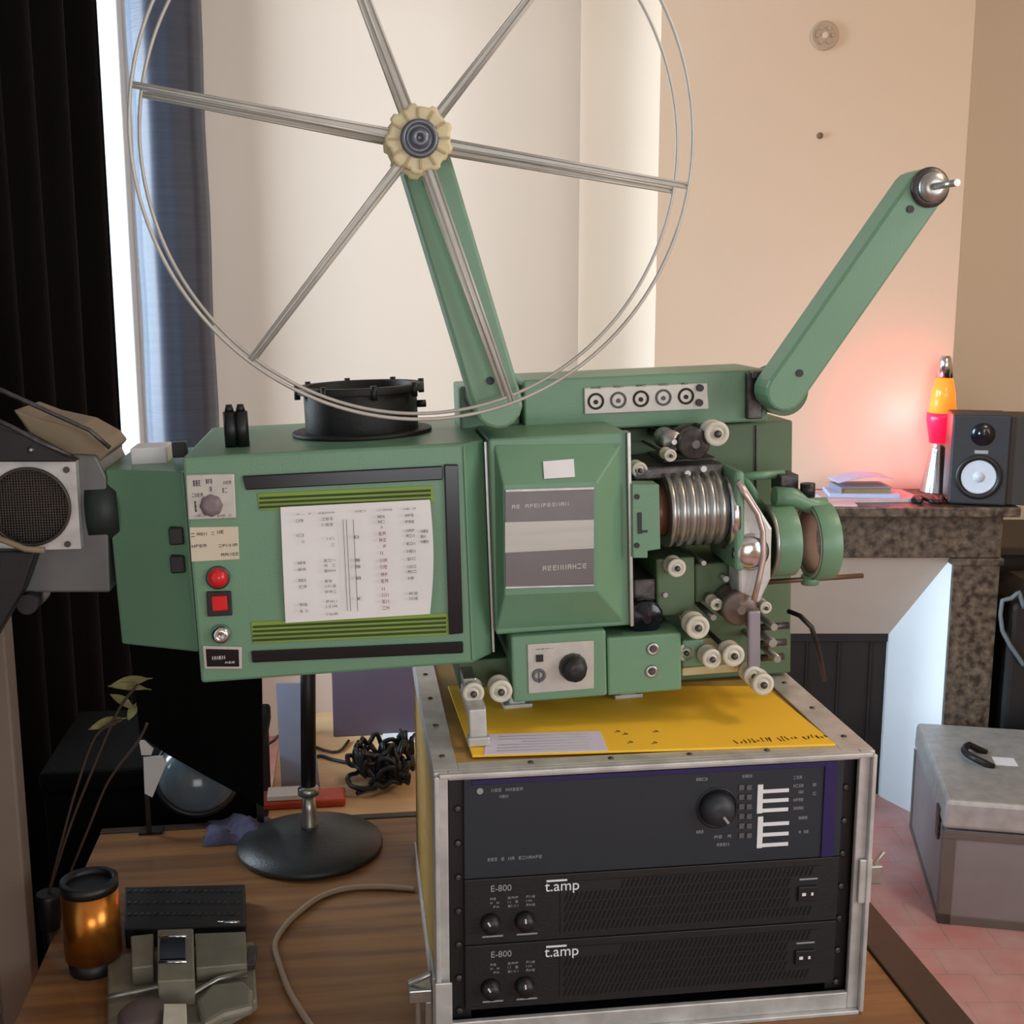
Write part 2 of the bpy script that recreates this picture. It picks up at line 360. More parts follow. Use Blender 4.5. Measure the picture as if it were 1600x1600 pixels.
# active speaker, turned towards the room
sp = W.at(1524, 797, z=Z0)
S = Fr(Matrix.Translation((W.at(1519, 790, y=3.66).x, 3.655, Z0)) @ Matrix.Rotation(math.radians(-14), 4, 'Z'))
sk = Th('bookshelf_speaker', 'black two way speaker with pale woofer on marble mantel', 'speaker', S, (0, 0, 0))
sw, sh, sd = .082, .272, .17
mb = MB(); mb.box(-sw, sw, -sd/2, sd/2, .004, sh); mb.build('cabinet', 'spk', sk, .006)
mb = MB(); mb.box(sw+.001, sw+.12, -sd/2+.02, sd/2+.02, .004, sh-.004); mb.box(-sw+.02, -sw+.04, -.05, .05, 0, .004); mb.box(sw-.04, sw-.02, -.05, .05, 0, .004)
mb.build('side_housing', mat('dark_brown_vinyl', (46, 42, 38), .5), sk, .003)
wz = .088; mb = MB(); mb.ring((0, -sd/2, wz), (0, -1, 0), .066, .052, .006); mb.build('woofer_surround', 'black', sk)
mb = MB(); mb.lathe([(.053, .002), (.046, .004), (.03, -.006), (.018, -.004), (.016, .004), (.001, .008)], (0, -sd/2, wz), (0, -1, 0), 40); mb.build('woofer_cone', 'cone', sk)
mb = MB(); mb.lathe([(.034, 0), (.033, .004), (.018, .001), (.012, .006), (.001, .009)], (.004, -sd/2, .215), (0, -1, 0), 32); mb.build('tweeter', 'gloss', sk)
mb = MB(); mb.box(-.016, .022, -sd/2-.002, -sd/2, .158, .168); mb.build('name_badge', 'grey', sk)
# lava lamp
lp = W.at(1464, 765, y=3.74); LX = W.at(1469, 680, y=3.83).x
ll = Th('lava_lamp', 'glowing orange and red lava lamp with silver base beside speaker', 'lamp', W, (LX, 3.835, Z0))
zz = lambda py: W.at(1466, py, y=3.83).z
mb = MB(); mb.lathe([(.052, 0), (.05, .004), (.028, zz(705)-Z0), (.03, zz(692)-Z0)], (LX, 3.835, Z0), (0, 0, 1), 40); mb.build('base', 'chrome', ll)
mb = MB(); mb.lathe([(.03, zz(692)-Z0), (.044, zz(655)-Z0), (.043, zz(645)-Z0)], (LX, 3.835, Z0), (0, 0, 1), 32); mb.build('wax', 'lavared', ll)
mb = MB(); mb.lathe([(.043, zz(645)-Z0), (.036, zz(612)-Z0), (.026, zz(590)-Z0)], (LX+.004, 3.835, Z0), (0, 0, 1), 32); mb.build('glass_body', 'lava', ll)
mb = MB(); mb.lathe([(.027, zz(590)-Z0), (.017, zz(560)-Z0), (.012, zz(556)-Z0)], (LX+.004, 3.835, Z0), (0, 0, 1), 32); mb.build('cap', 'chrome', ll)
l = bpy.data.lights.new('lava_lamp_light', 'POINT'); l.energy = 2.6; l.color = (1, .08, .10); l.shadow_soft_size = .03
lo = bpy.data.objects.new('lava_lamp_light', l); COL.objects.link(lo); lo.location = (LX-.10, 3.80, zz(650)); lo.parent = None
# papers and books
def flat(name, m_, lab, cat, px, py, sx, sy, h, rz, z, y, bevel=.001, grp=None, mt2=None):
    q = W.at(px, py, y=y); F = Fr(Matrix.Translation((q.x, y, z)) @ Matrix.Rotation(math.radians(rz), 4, 'Z'))
    mb = MB(); mb.box(-sx/2, sx/2, -sy/2, sy/2, 0, h); return tag(mb.build(name, m_, bevel=bevel, frame=F), lab, cat, grp)
flat('paper_pile', 'pink', 'low pile of pinkish papers along the marble shelf', 'papers', 1350, 780, .30, .17, .012, 4, Z0, 3.72)
flat('booklet', 'bluep', 'bluish white booklet lying on the pink papers', 'booklet', 1345, 765, .21, .14, .012, -6, Z0+.012, 3.72)
q = W.at(1345, 750, y=3.72); F = Fr(Matrix.Translation((q.x, 3.72, Z0+.024)) @ Matrix.Rotation(math.radians(3), 4, 'Z'))
bk = Th('book', 'thin ochre-paged book lying flat under a curved sheet on the mantel', 'book', F, (0, 0, 0))
mb = MB(); mb.box(-.075, .075, -.055, .055, .002, .016); mb.build('pages', 'ochre', bk)
mb = MB(); mb.box(-.08, .08, -.06, .06, .016, .019); mb.box(-.08, .08, -.06, .06, 0, .002); mb.box(-.08, -.077, -.06, .06, .002, .016); mb.build('cover', 'bluegrey', bk)
mb = MB(); pts = []
for i in range(17):
    t = i/16; pts.append((-.085+.17*t, .02+.028*math.sin(math.pi*(.12+.6*t))))
poly = pts+[(x, z_+.002) for x, z_ in pts[::-1]]
mb.prism(poly, -.05, .06); tag(mb.build('curved_sheet', 'bluep', frame=F), 'curved bluish sheet arched over the ochre-paged book', 'paper')
flat('paper_pile', 'pink', 'pale sheet hanging low at the front edge of the shelf', 'papers', 1300, 778, .14, .06, .006, -3, Z0, 3.595)
mb = MB(); q0 = W.at(1425, 780, z=Z0+.01); q1 = W.at(1505, 792, z=Z0+.01); pts = []
for i in range(60):
    t = i/59; pts.append((q0.x+(q1.x-q0.x)*t+.01*math.sin(t*23), 3.625+.03*math.sin(t*31), Z0+.008+.006*abs(math.sin(t*17))))
mb.tube(pts, .0075, 8); tag(mb.build('cable_bundle', 'black', base=(q0.x, 3.62, Z0)), 'black cable bundle heaped in front of the speaker', 'cable')
# ------------------------------------------------------------------ dark cabinet and black bag at the right
q = W.at(1567, 850, y=3.95)
kb = Th('low_cabinet', 'dark brown low cabinet right of the fireplace, cut by frame edge', 'cabinet', W, (xpo+.45, 4.1, 0))
mb = MB(); mb.box(xpo+.035, xpo+.9, 3.92, 4.38, 0, q.z-.03); mb.build('body', 'soot', kb, .004)
mb = MB(); mb.box(xpo+.02, xpo+.92, 3.9, 4.39, q.z-.03, q.z); mb.build('top', 'edge', kb, .004)
bg_ = Th('black_bag', 'black padded bag with grey piping against the marble pillar', 'bag', W, (xpo+.2, 3.7, 0))
mb = MB(); bx0 = xpo+.035; bz = W.at(1580, 900, y=3.7).z
vs = [(bx0, 0), (bx0+.36, 0), (bx0+.37, bz-.06), (bx0+.25, bz), (bx0+.08, bz-.01), (bx0+.005, bz-.07)]
mb.prism(vs, 3.62, 3.84); mb.build('body', 'black', bg_, .03, seg=4)
mb = MB(); pts = [W.at(a, b_, y=3.605) for a, b_ in ((1600, 950), (1592, 925), (1580, 935), (1566, 938), (1563, 960), (1566, 985), (1578, 1008), (1590, 1025), (1600, 1040))]
pts2 = []
for i in range(len(pts)-1):
    for k in range(4): pts2.append(pts[i].lerp(pts[i+1], k/4))
mb.tube(pts2+[pts[-1]], .007, 8); mb.build('piping', mat('grey_piping', (98, 108, 114), .6), bg_)
# ------------------------------------------------------------------ grey trunk on the floor
tp = W.at(1466, 1442, z=0)
K = Fr(Matrix.Translation((tp.x, tp.y, 0)) @ Matrix.Rotation(math.radians(-11), 4, 'Z'))
th_ = K.at(1478, 1250, y=0).z; dp = .60; wd = .62
tk = Th('storage_trunk', 'grey metal trunk with black lid handle on the clay floor', 'trunk', K, (0, 0, 0))
mb = MB(); mb.box(0, wd, 0, dp, .0, th_-.085); mb.build('body', 'trunk', tk, .006)
mb = MB(); mb.hexa([(-.004, -.004, th_-.08), (wd+.004, -.004, th_-.08), (wd+.004, dp, th_-.08), (-.004, dp, th_-.08), (.0, 0, th_), (wd, 0, th_), (wd, dp, th_), (.0, dp, th_)]); mb.build('lid', 'trunk2', tk, .012, seg=3)
mb = MB(); e = .003
for (x0, x1) in ((-e, .03), (wd-.03, wd+e)): mb.box(x0, x1, -e, .0-.0005, 0, th_-.085); mb.box(x0, x1, -e, -.0005, 0, .03)
mb.box(-e, wd+e, -e, -.0005, 0, .025); mb.box(-e, wd+e, -e-.002, 0, th_-.105, th_-.085); mb.box(-e, -.0005, 0, .03, 0, th_-.085); mb.box(-e, -.0005, dp-.03, dp, 0, th_-.085); mb.box(-e, -.0005, 0, dp, 0, .02)
mb.build('corner_binding', mat('trunk_binding', (112, 104, 100), .5, .4), tk, .001)
mb = MB(); mb.box(-.008, -.002, .06, .10, th_-.14, th_-.05); mb.build('clasp', 'dsteel', tk, .002)
hx, hy = K.at(1535, 1187, z=th_).x, K.at(1535, 1187, z=th_).y
mb = MB(); pts = [(hx-.035+.07*0, hy-.055, th_)]
pts = [(hx+.03*math.cos(a)-.01, hy+.06*math.sin(a), th_+.008+.018*abs(math.cos(a))) for a in [math.radians(x) for x in range(-110, -249, -10)]]
mb.tube([(hx+.02, hy-.055, th_)]+[(hx-.03-.02*math.sin(t*math.pi), hy-.055+.11*t, th_+.022) for t in [k/10 for k in range(11)]]+[(hx+.02, hy+.055, th_)], .010, 10); mb.build('handle', 'black', tk)
q = K.at(1570, 1190, z=th_); mb = MB(); mb.box(q.x-.03, q.x+.03, q.y-.03, q.y+.03, th_, th_+.001); mb.build('sticker', 'white', tk)
# ------------------------------------------------------------------ work table
tx0 = T.at(50, 1536, z=0).x; tx1 = T.at(1362, 1500, z=0).x; tyb = T.at(610, 1278, z=0).y
tx1 = T.at(1440, 1590, z=0).x; txo = T.at(1520, 1600, z=0).x
wt = Th('work_table', 'oak laminate worktable with dark edge under the flight case', 'table', T, ((tx0+tx1)/2, .3, -TZ))
mb = MB(); mb.box(tx0, tx1, -.45, tyb, -.03, 0); mb.build('table_top', 'wood', wt, .002)
mb = MB(); mb.box(tx1+.0005, txo, -.45, tyb, -.045, .004); mb.box(tx0, tx1, tyb, tyb+.02, -.04, .002); mb.build('edge_band', 'edge', wt, .002)
for (lx, ly) in ((tx0+.05, -.4), (tx1-.05, -.4), (tx0+.05, tyb-.06), (tx1-.05, tyb-.06)):
    mb = MB(); mb.box(lx-.025, lx+.025, ly-.025, ly+.025, -TZ, -.03); mb.build('leg', 'edge', wt, .002)
# second table behind
b0 = T.at(400, 1262, z=-.02)
st = Th('side_table', 'pale birch side table behind the worktable', 'table', T, (0, tyb+.4, -TZ))
SX = T.at(400, 1200, y=tyb+.1).x+.02
mb = MB(); mb.box(SX, .50, tyb+.03, tyb+.62, -.045, -.015); mb.build('table_top', 'birch', st, .002)
for (lx, ly) in ((SX+.04, tyb+.08), (.46, tyb+.08), (SX+.04, tyb+.57), (.46, tyb+.57)):
    mb = MB(); mb.box(lx-.02, lx+.02, ly-.02, ly+.02, -TZ, -.045); mb.build('leg', 'birch', st)
ZS = -.015
# ------------------------------------------------------------------ flight case
fc = Th('flight_case', 'open-fronted aluminium-edged flight case on the oak worktable', 'flight case', T, (CW/2, .25, 0))
DC = .52; a_ = .017
mb = MB(); mb.box(.004, .012, .006, DC, .004, HC-.004); mb.build('side_panel', 'ply', fc)
mb = MB(); mb.box(CW-.012, CW-.004, .006, DC, .004, HC-.004); mb.build('side_panel', 'ply', fc)
mb = MB(); mb.box(.012, CW-.012, .02, DC, .004, .010); mb.build('bottom_panel', 'blackpaint', fc)
mb = MB(); mb.box(.012, CW-.012, .012, DC, HC-.012, HC-.003); mb.build('top_panel', 'ply', fc)
mb = MB(); mb.box(.012, CW-.012, DC-.008, DC, .01, HC-.012); mb.build('back_panel', 'blackpaint', fc)
mb = MB()
mb.box(0, a_, -.002, .006, 0, HC); mb.box(CW-.020, CW, -.002, .006, 0, HC); mb.box(a_, CW-.020, -.002, .006, HC-.011, HC); mb.box(a_, CW-.020, -.002, .006, 0, .028)
for x in (0, CW-.006): mb.box(x, x+.006, -.010, -.002, .003, HC-.003)
mb.box(.006, CW-.006, -.010, -.002, HC-.006, HC); mb.box(.006, CW-.006, -.010, -.002, 0, .006)
mb.build('front_frame', 'alu', fc, .0015)
mb = MB()
mb.box(0, .030, .006, DC, HC-.003, HC); mb.box(CW-.042, CW, .006, DC, HC-.003, HC); mb.box(.03, CW-.042, .006, .028, HC-.003, HC); mb.box(.03, CW-.042, DC-.03, DC, HC-.003, HC)
mb.box(0, .004, .006, DC, HC-.030, HC-.003); mb.box(CW-.004, CW, .006, DC, HC-.030, HC-.003); mb.box(0, .004, .006, .03, 0, HC-.03); mb.box(0, .004, .006, DC, 0, .025); mb.box(CW-.004, CW, .006, .03, 0, HC-.03)
mb.build('edge_trim', 'alu', fc, .001)
for (x, y) in [(.014, .05+.11*k) for k in range(4)]+[(CW-.02, .05+.11*k) for k in range(4)]+[(.12+.1*k, .016) for k in range(4)]:
    mb = MB(); mb.lathe([(.004, 0), (.003, .0015), (.0005, .002)], (x, y, HC), (0, 0, 1), 12); mb.build('rivet', 'dsteel', fc)
mb = MB(); mb.box(.018, .045, .014, .022, .013, HC-.013)
r1 = mb.build('rack_rail', 'black', fc, .001)
mb = MB(); mb.box(CW-.045, CW-.018, .014, .022, .013, HC-.013); r2 = mb.build('rack_rail', 'black', fc, .001)
for r_, x in ((r1, .03), (r2, CW-.03)):
    for k in range(7):
        mb = MB(); mb.lathe([(.005, 0), (.0045, .003), (.002, .0035)], (x, .014, .035+.045*k), (0, -1, 0), 16); mb.build('rack_screw', 'dsteel', r_)
# latches
q = T.at(660, 1395, x=0)
lz = q.z
la = MB(); la.box(-.004, 0, .0, .07, lz-.045, lz+.035); la.box(-.002, .019, -.013, -.0105, lz-.055, lz+.035); l1 = la.build('butterfly_latch', 'alu', fc, .0015)
mb = MB(); mb.box(-.034, -.004, .006, .034, lz-.002, lz+.016); mb.box(-.014, -.004, .01, .03, lz-.06, lz-.002); mb.box(-.026, -.018, .012, .02, lz-.05, lz-.002); mb.cyl((-.034, .02, lz+.018), (-.004, .02, lz+.03), .004, n=10); mb.build('latch_wing', 'steel', l1, .002)
lz2 = T.at(1366, 1372, y=0).z
mb = MB(); mb.box(CW, CW+.004, .0, .05, lz2-.02, lz2+.03); mb.box(CW-.015, CW+.002, -.008, -.0035, lz2-.03, lz2+.03); l2 = mb.build('butterfly_latch', 'alu', fc, .0015)
mb = MB(); mb.box(CW+.004, CW+.022, .004, .02, lz2-.012, lz2+.014); mb.cyl((CW+.012, .012, lz2+.01), (CW+.026, .012, lz2+.03), .003, n=10); mb.build('latch_wing', 'steel', l2, .002)
# ------------------------------------------------------------------ rack units
UX0, UX1 = .0365, CW-.0365
def unit_base(name, lab, z0, z1, mt, cat='amplifier'):
    u = Th(name, lab, cat, T, (CW/2, .013, z0))
    mb = MB(); mb.box(UX0+.012, UX1-.012, .012, .36, z0+.002, z1-.002); mb.build('chassis', 'blackpaint', u)
    mb = MB(); mb.box(UX0, UX1, .006, .0115, z0, z1); mb.build('front_panel', mt, u, .0012)
    return u
zC = HC-.0135; zB = zC-.131; zA = zB-.0885; zBot = zA-.0885
D_ = .006
def knob(root, x, z, r, y, mt='black', tick='white', dep=.012, ang=.6):
    mb = MB(); mb.lathe([(r, 0), (r*.92, dep*.3), (r*.75, dep), (r*.2, dep*1.02)], (x, y, z), (0, -1, 0), 28)
    k = mb.build('knob', mt, root)
    mb = MB(); mb.slab((x+r*.25*math.sin(ang), z+r*.25*math.cos(ang)), (x+r*.72*math.sin(ang), z+r*.72*math.cos(ang)), r*.14, y-dep*1.06, y-dep*.9); mb.build('pointer', tick, k)
    return k
zt0 = zB
top = unit_base('mixer_amplifier', 'slate blue rack unit with big dial and white brackets, topmost in case', zt0+.001, zC, 'slate', 'rack unit')
mb = MB(); mb.box(UX1-.026, UX1-.010, .0035, .006, zt0+.002, zC-.001); mb.box(UX0+.01, UX1-.026, .0035, .006, zC-.007, zC-.001); mb.build('indigo_trim', 'indigo', top, .0005)
def tr(px, py): q = T.at(px, py, y=.006); return q.x, q.z
kx, kz = tr(1120, 1262); knob(top, kx, kz, .023, .006, 'spk', 'grey', .018, 2.5)
mb = MB(); mb.ring((kx, .006, kz), (0, -1, 0), .027, .024, .001); mb.build('dial_ring', 'black', top)
mb = MB()
for (y0, y1, fl) in ((1226, 1268, 0), (1276, 1322, 1)):
    xa, za = tr(1184, y0); xb, zb = tr(1231, y1); h = (za-zb)
    mb.box(xa, xa+.007, .0052, .006, zb, za)
    for k in range(3): c = zb+h*(k/3)+ .001; mb.box(xa+.007, xb, .0052, .006, c, c+.0048)
mb.build('bracket_print', 'white', top)
mb = MB()
for k, (a, b_, x1, n) in enumerate(((1240, 1215, 1254, 3), (1240, 1228, 1256, 4), (1240, 1238, 1256, 4), (1240, 1250, 1256, 4), (1240, 1263, 1256, 4), (1270, 1226, 1276, 2), (1270, 1240, 1276, 2), (1248, 1278, 1262, 4), (1248, 1300, 1264, 4), (1088, 1218, 1106, 5), (1160, 1213, 1176, 4), (1116, 1308, 1144, 4), (1120, 1320, 1140, 4), (1088, 1300, 1100, 3), (768, 1235, 818, 9), (776, 1245, 800, 5))):
    xa, za = tr(a, b_); xb, _ = tr(x1, b_); scribble(mb, xa, xb, za-.002, za+.002, .006, n, seed=k)
mb.build('panel_marks', 'grey', top)
mb = MB(); xa, za = tr(762, 1344); xb, _ = tr(848, 1340); scribble(mb, xa, xb, za-.0015, za+.0025, .006, 16, seed=5); xa, za = tr(750, 1236); mb.cyl((xa, .006, za), (xa, .0052, za), .004, n=16); mb.build('name_print', 'grey', top)
mb = MB()
for i in range(6):
    for j in range(2): xa, za = tr(1158+j*12, 1230+i*15); mb.box(xa-.0035, xa+.0035, .004, .006, za-.0035, za+.0035)
mb.build('push_buttons', mat('grey_buttons', (84, 84, 84), .5), top, .0006)
def amp(name, lab, z0, z1):
    u = unit_base(name, lab, z0+.001, z1, 'blackpaint', 'amplifier')
    zm = (z0+z1)/2; x0 = UX0+.02
    mb = MB()
    # slanted vent slots as dark recess bars above a ribbed grille
    mb.box(x0+.10, UX1-.025, .0048, .006, z0+.010, z1-.010); g = mb.build('grille', mat('charcoal_grille', (22, 23, 25), .5), u)
    mb = MB(); nx = 54
    for row in range(5):
        zz0 = z0+.012+row*.0135
        for i in range(nx):
            xx = x0+.104+i*(UX1-.035-x0-.104)/nx
            if row == 4 and xx < x0+.17: continue
            if row in (1, 2, 3) and xx > UX1-.07: continue
            mb.add([(xx, .0046, zz0), (xx+.0022, .0046, zz0), (xx+.0066, .0046, zz0+.0115), (xx+.0044, .0046, zz0+.0115)], [(0, 1, 2, 3)])
    v_ = mb.build('vent_slots', mat('vent_black', (6, 6, 7), .9), g); md = v_.o.modifiers.new('t', 'SOLIDIFY'); md.thickness = .0012; md.offset = 0
    for k in (0, 1): knob(u, x0+.012+k*.043, z0+.030, .013, .006, 'black', 'white', .014, -.5+k*.4)
    txt('E-800', 'model_text', 'grey', u, (x0+.012, .0056, z1-.017), .0115)
    txt('t.amp', 'logo_text', 'white', u, (x0+.080, .0046, z1-.021), .0195)
    mb = MB(); mb.box(x0+.082, x0+.108, .0042, .0048, z1-.0085, z1-.006); mb.build('logo_bar', 'white', u)
    mb = MB()
    for i in range(3):
        for xx, w_ in ((x0+.012, .012), (x0+.034, .014), (x0+.057, .012)):
            scribble(mb, xx, xx+w_, z1-.0285-i*.0055, z1-.0255-i*.0055, .006, 3, seed=i+int(xx*1e4))
    mb.box(x0+.002, x0+.028, .0055, .006, z0+.0105, z0+.0125); mb.box(x0+.045, x0+.071, .0055, .006, z0+.0105, z0+.0125)
    mb.build('small_print', 'grey', u)
    sx = UX1-.055
    mb = MB(); mb.box(sx, sx+.026, .001, .006, zm-.012, zm+.008); sw_ = mb.build('power_switch', 'black', u, .001)
    mb = MB(); mb.box(sx+.005, sx+.010, .0005, .001, zm-.004, zm); mb.box(sx+.017, sx+.020, .0005, .001, zm-.004, zm); mb.build('switch_mark', 'white', sw_)
    mb = MB(); mb.box(sx+.002, sx+.026, .0042, .0048, zm+.016, zm+.018); mb.build('switch_print', 'grey', u)
    return u
amp('power_amplifier', 'black power amplifier with slanted vents, directly under the slate unit', zA, zB)
amp('power_amplifier', 'black power amplifier with slanted vents, lowest unit in flight case', zBot, zA)
# ------------------------------------------------------------------ envelope and notes on the case
zE = HC
def tz(px, py, z=HC): return T.at(px, py, z=z)
e = [tz(738, 1184), tz(1306, 1166), tz(1195, 1075), tz(700, 1075)]
mb = MB(); mb.prism([(v.x, v.y) for v in e], zE+.0002, zE+.0032, 'z'); env = Th('envelope', 'large yellow envelope with handwriting under the green projector', 'envelope', T, (e[0].x, e[0].y, zE+.0002))
mb.build('body', 'yellow', env, .0006)
mb = MB(); a, b_ = tz(1150, 1166), tz(1296, 1156)
rr = random.Random(3)
for i in range(22):
    t = i/22; p0 = a.lerp(b_, t); 
    if i in (9, 15): continue
    pts = [(p0.x+rr.uniform(0, .004), p0.y+rr.uniform(-.002, .014), zE+.0034) for _ in range(4)]
    mb.tube(pts, .0006, 5)
for (px, py) in ((960, 1148), (972, 1152), (1020, 1148), (980, 1165), (1018, 1166)):
    c = tz(px, py); m2 = MB(); m2.tube([(c.x, c.y, zE+.0034), (c.x+.008, c.y+.002, zE+.0034), (c.x+.004, c.y+.006, zE+.0034)], .0006, 5); m2.build('pen_mark', 'dink', env)
mb.build('handwriting', 'dink', env)
c = [tz(756, 1184), tz(950, 1177), tz(938, 1147), tz(762, 1152)]
mb = MB(); mb.prism([(v.x, v.y) for v in c], zE+.0034, zE+.0042, 'z'); lb = mb.build('delivery_note', 'label', None, base=(0, 0, 0), frame=T); tag(lb, 'white printed slip lying on front left of yellow envelope', 'paper')
mb = MB()
for k in range(6):
    a = c[0].lerp(c[3], (k+1)/7); b_ = c[1].lerp(c[2], (k+1)/7); a = a.lerp(b_, .1+.2*(k == 3)); b_ = a.lerp(b_, .85)
    mb.tube([(a.x, a.y, zE+.0042), (b_.x, b_.y, zE+.0042)], .0005, 4)
mb.build('print_lines', 'grey', lb)
# ------------------------------------------------------------------ THE PROJECTOR
F0 = .12
pr = Th('film_projector', 'green enamelled film projector standing on the flight case', 'film projector', P, (.28, .25, 0))
def pb(name, mt, x0, y0, x1, y1, ya, yb, root=pr, bevel=.003, label=None):
    mb = MB(); pbox(mb, P, x0, y0, x1, y1, ya, yb); return mb.build(name, mt, root, bevel, label=label)
def pq(px, py, y): q = P.at(px, py, y=y); return q.x, q.z
# lamp house with a slanted right corner
xa, xb, za, zb = rect(P, 298, 702, 765, 1052, F0); xm = P.at(732, 880, y=F0).x; xb = P.at(764, 880, y=F0+.03).x
LD = .33
mb = MB(); mb.prism([(xa, F0), (xm, F0), (xb, F0+.034), (xb, F0+LD), (xa, F0+LD)], za, zb, 'z'); lh = mb.build('lamp_house', 'green', pr, .004)
LZ = zb; LX0, LX1 = xa, xb
# grey highlight line right of the slanted corner, put in as a strip
mb = MB(); mb.box(xb, xb+.003, F0+.03, F0+.04, za+.004, zb-.004); mb.build('edge_highlight', 'steel', lh)
mb = MB(); mb.box(xm-.001, xm+.001, F0-.0015, F0+.004, za+.004, zb-.004); mb.build('corner_hinge', 'green', lh, .0008)
# door: raised frame of the lamp house
f1 = F0-.002
def quadbar(name, mt, pts, ya, yb, root=lh, bevel=.0015, label=None):
    mb = MB(); mb.prism([pq(a, b_, ya) for a, b_ in pts], ya, yb); return mb.build(name, mt, root, bevel, label=label)
quadbar('gasket', 'gloss', [(378, 744), (692, 728), (692, 750), (384, 766)], F0-.004, F0, label='glossy dark strip above the vents')
quadbar('gasket', 'gloss', [(392, 1018), (724, 1003), (724, 1021), (394, 1036)], F0-.004, F0, label='glossy dark strip below the vents')
quadbar('gasket', 'gloss', [(694, 726), (716, 726), (724, 990), (702, 992)], F0-.005, F0, label='glossy dark strip right of the list')
def vents(rows, x0, x1, yl, dy, nme):
    a = quadbar(nme, 'lime', [(x0, yl-4), (x1, yl-4-(x1-x0)*.045), (x1+3, yl+rows*dy+2-(x1-x0)*.045), (x0+3, yl+rows*dy+2)], F0-.0015, F0, lh, .0005)
    mb = MB()
    for r_ in range(rows):
        y = yl+r_*dy+2
        mb.prism([pq(x0+3+5*r_*0, y, F0-.002), pq(x1-3, y-(x1-x0)*.045, F0-.002), pq(x1-3, y+3.6-(x1-x0)*.045, F0-.002), pq(x0+3, y+3.6, F0-.002)], F0-.0022, F0-.001)
    mb.build('vent_slots', mat('vent_slot_dark', (46, 66, 14), .7), a)
vents(3, 402, 676, 775, 7, 'vent_louvres'); vents(4, 392, 700, 976, 7, 'vent_louvres')
# the list taped on the door
mb = MB(); n = 12; c4 = [pq(438, 793, F0-.006), pq(672, 781, F0-.006), pq(672, 960, F0-.006), pq(446, 974, F0-.006)]
vs = []; 
for side in (0, 1):
    for j in range(n+1):
        for i in range(n+1):
            u, v = i/n, j/n
            x = (c4[0][0]*(1-u)+c4[1][0]*u)*(1-v)+(c4[3][0]*(1-u)+c4[2][0]*u)*v; z = (c4[0][1]*(1-u)+c4[1][1]*u)*(1-v)+(c4[3][1]*(1-u)+c4[2][1]*u)*v
            yy = F0-.004-.006*(u**4)*math.sin(math.pi*v)-.003*((1-u)**4)*math.sin(math.pi*v)
            vs.append((x+.004*(u**3)*math.sin(math.pi*v), yy+side*.0005, z))
k1 = (n+1)**2; fs = []
for j in range(n):
    for i in range(n): a = j*(n+1)+i; fs += [(a, a+1, a+n+2, a+n+1), (k1+a, k1+a+n+1, k1+a+n+2, k1+a+1)]
mb.add(vs, fs, True); pl = mb.build('list_sheet', 'paper', lh, label='white typed list with columns')
def pm(mb, x0, y0, x1, y1, ya, n_, seed): a = pq(x0, y1, ya); b_ = pq(x1, y0, ya); scribble(mb, a[0], b_[0], a[1], b_[1], ya, n_, seed=seed)
mb = MB(); mr = MB(); yy = F0-.0105
for ci, (cx_, wd_, hs) in enumerate(((462, 12, (812, 835, 845, 878, 888, 905, 915, 943, 953)), (503, 18, (811, 820, 842, 852, 876, 884, 892, 908, 916, 925, 940, 948, 960)), (552, 7, (842, 878, 888, 906, 938)), (590, 11, (812, 820, 828)), (633, 14, (812, 822, 836, 844, 856, 868, 880, 892, 900, 910, 934, 942)), (656, 12, (838, 846, 854)))):
    for j, y in enumerate(hs): pm(mb, cx_+(y-800)*.05, y-(cx_-450)*.05, cx_+wd_+(y-800)*.05, y+5-(cx_-450)*.05, yy, 3, ci*20+j)
for j, y in enumerate((838, 848, 858, 868, 880, 890, 902, 912, 924, 934, 944, 954)): pm(mr, 591+(y-800)*.05, y-7, 602+(y-800)*.05, y-1, yy, 2, j+300)
for (a, b_) in ((458, 30), (498, 26), (555, 18), (590, 24), (625, 26)): pm(mb, a, 802-(a-450)*.05, a+b_, 806-(a-450)*.05, yy, 5, a)
for x in (536, 541, 552): a = pq(x, 812, yy); b_ = pq(x+7, 955, yy); mb.slab(a, b_, .0007, yy-.0003, yy)
mb.build('typed_figures', 'ink', pl); mr.build('red_figures', 'redink', pl)
# control column
gp = quadbar('gauge_plate', 'panel', [(290, 742), (366, 740), (369, 810), (294, 813)], F0-.004, F0, label='small white printed meter plate')
mb = MB()
for k, (a, b_, c, d, n_) in enumerate(((302, 750, 314, 760, 3), (322, 748, 332, 756, 3), (345, 751, 362, 757, 4), (348, 762, 356, 770, 2), (300, 770, 318, 777, 4), (328, 760, 332, 768, 1), (300, 783, 308, 800, 2), (305, 803, 330, 808, 5), (340, 803, 362, 808, 5))): pm(mb, a, b_, c, d, F0-.004, n_, k+50)
mb.build('scale_marks', 'ink', gp)
kx, kz = pq(330, 790, F0-.004); mb = MB(); mb.lathe([(.0135, 0), (.013, .003), (.006, .005)], (kx, F0-.004, kz), (0, -1, 0), 28, wob=lambda t: 1+.05*math.cos(8*t)); mb.build('meter_boss', mat('mauve_grey', (122, 108, 112), .5), gp)
tp_ = quadbar('paper_tape', mat('cream_tape', (208, 198, 176), .8, 0, .06), [(296, 824), (372, 823), (374, 874), (299, 878)], F0-.0015, F0, label='cream paper label with handwriting')
mb = MB()
for k, (a, b_, c, n_) in enumerate(((299, 836, 306, 1), (308, 834, 336, 5), (340, 831, 356, 3), (300, 853, 324, 4), (342, 852, 372, 5), (346, 866, 374, 5))): pm(mb, a, b_-3, c, b_+3, F0-.0015, n_, 70+k)
mb.build('handwriting', 'dink', tp_)
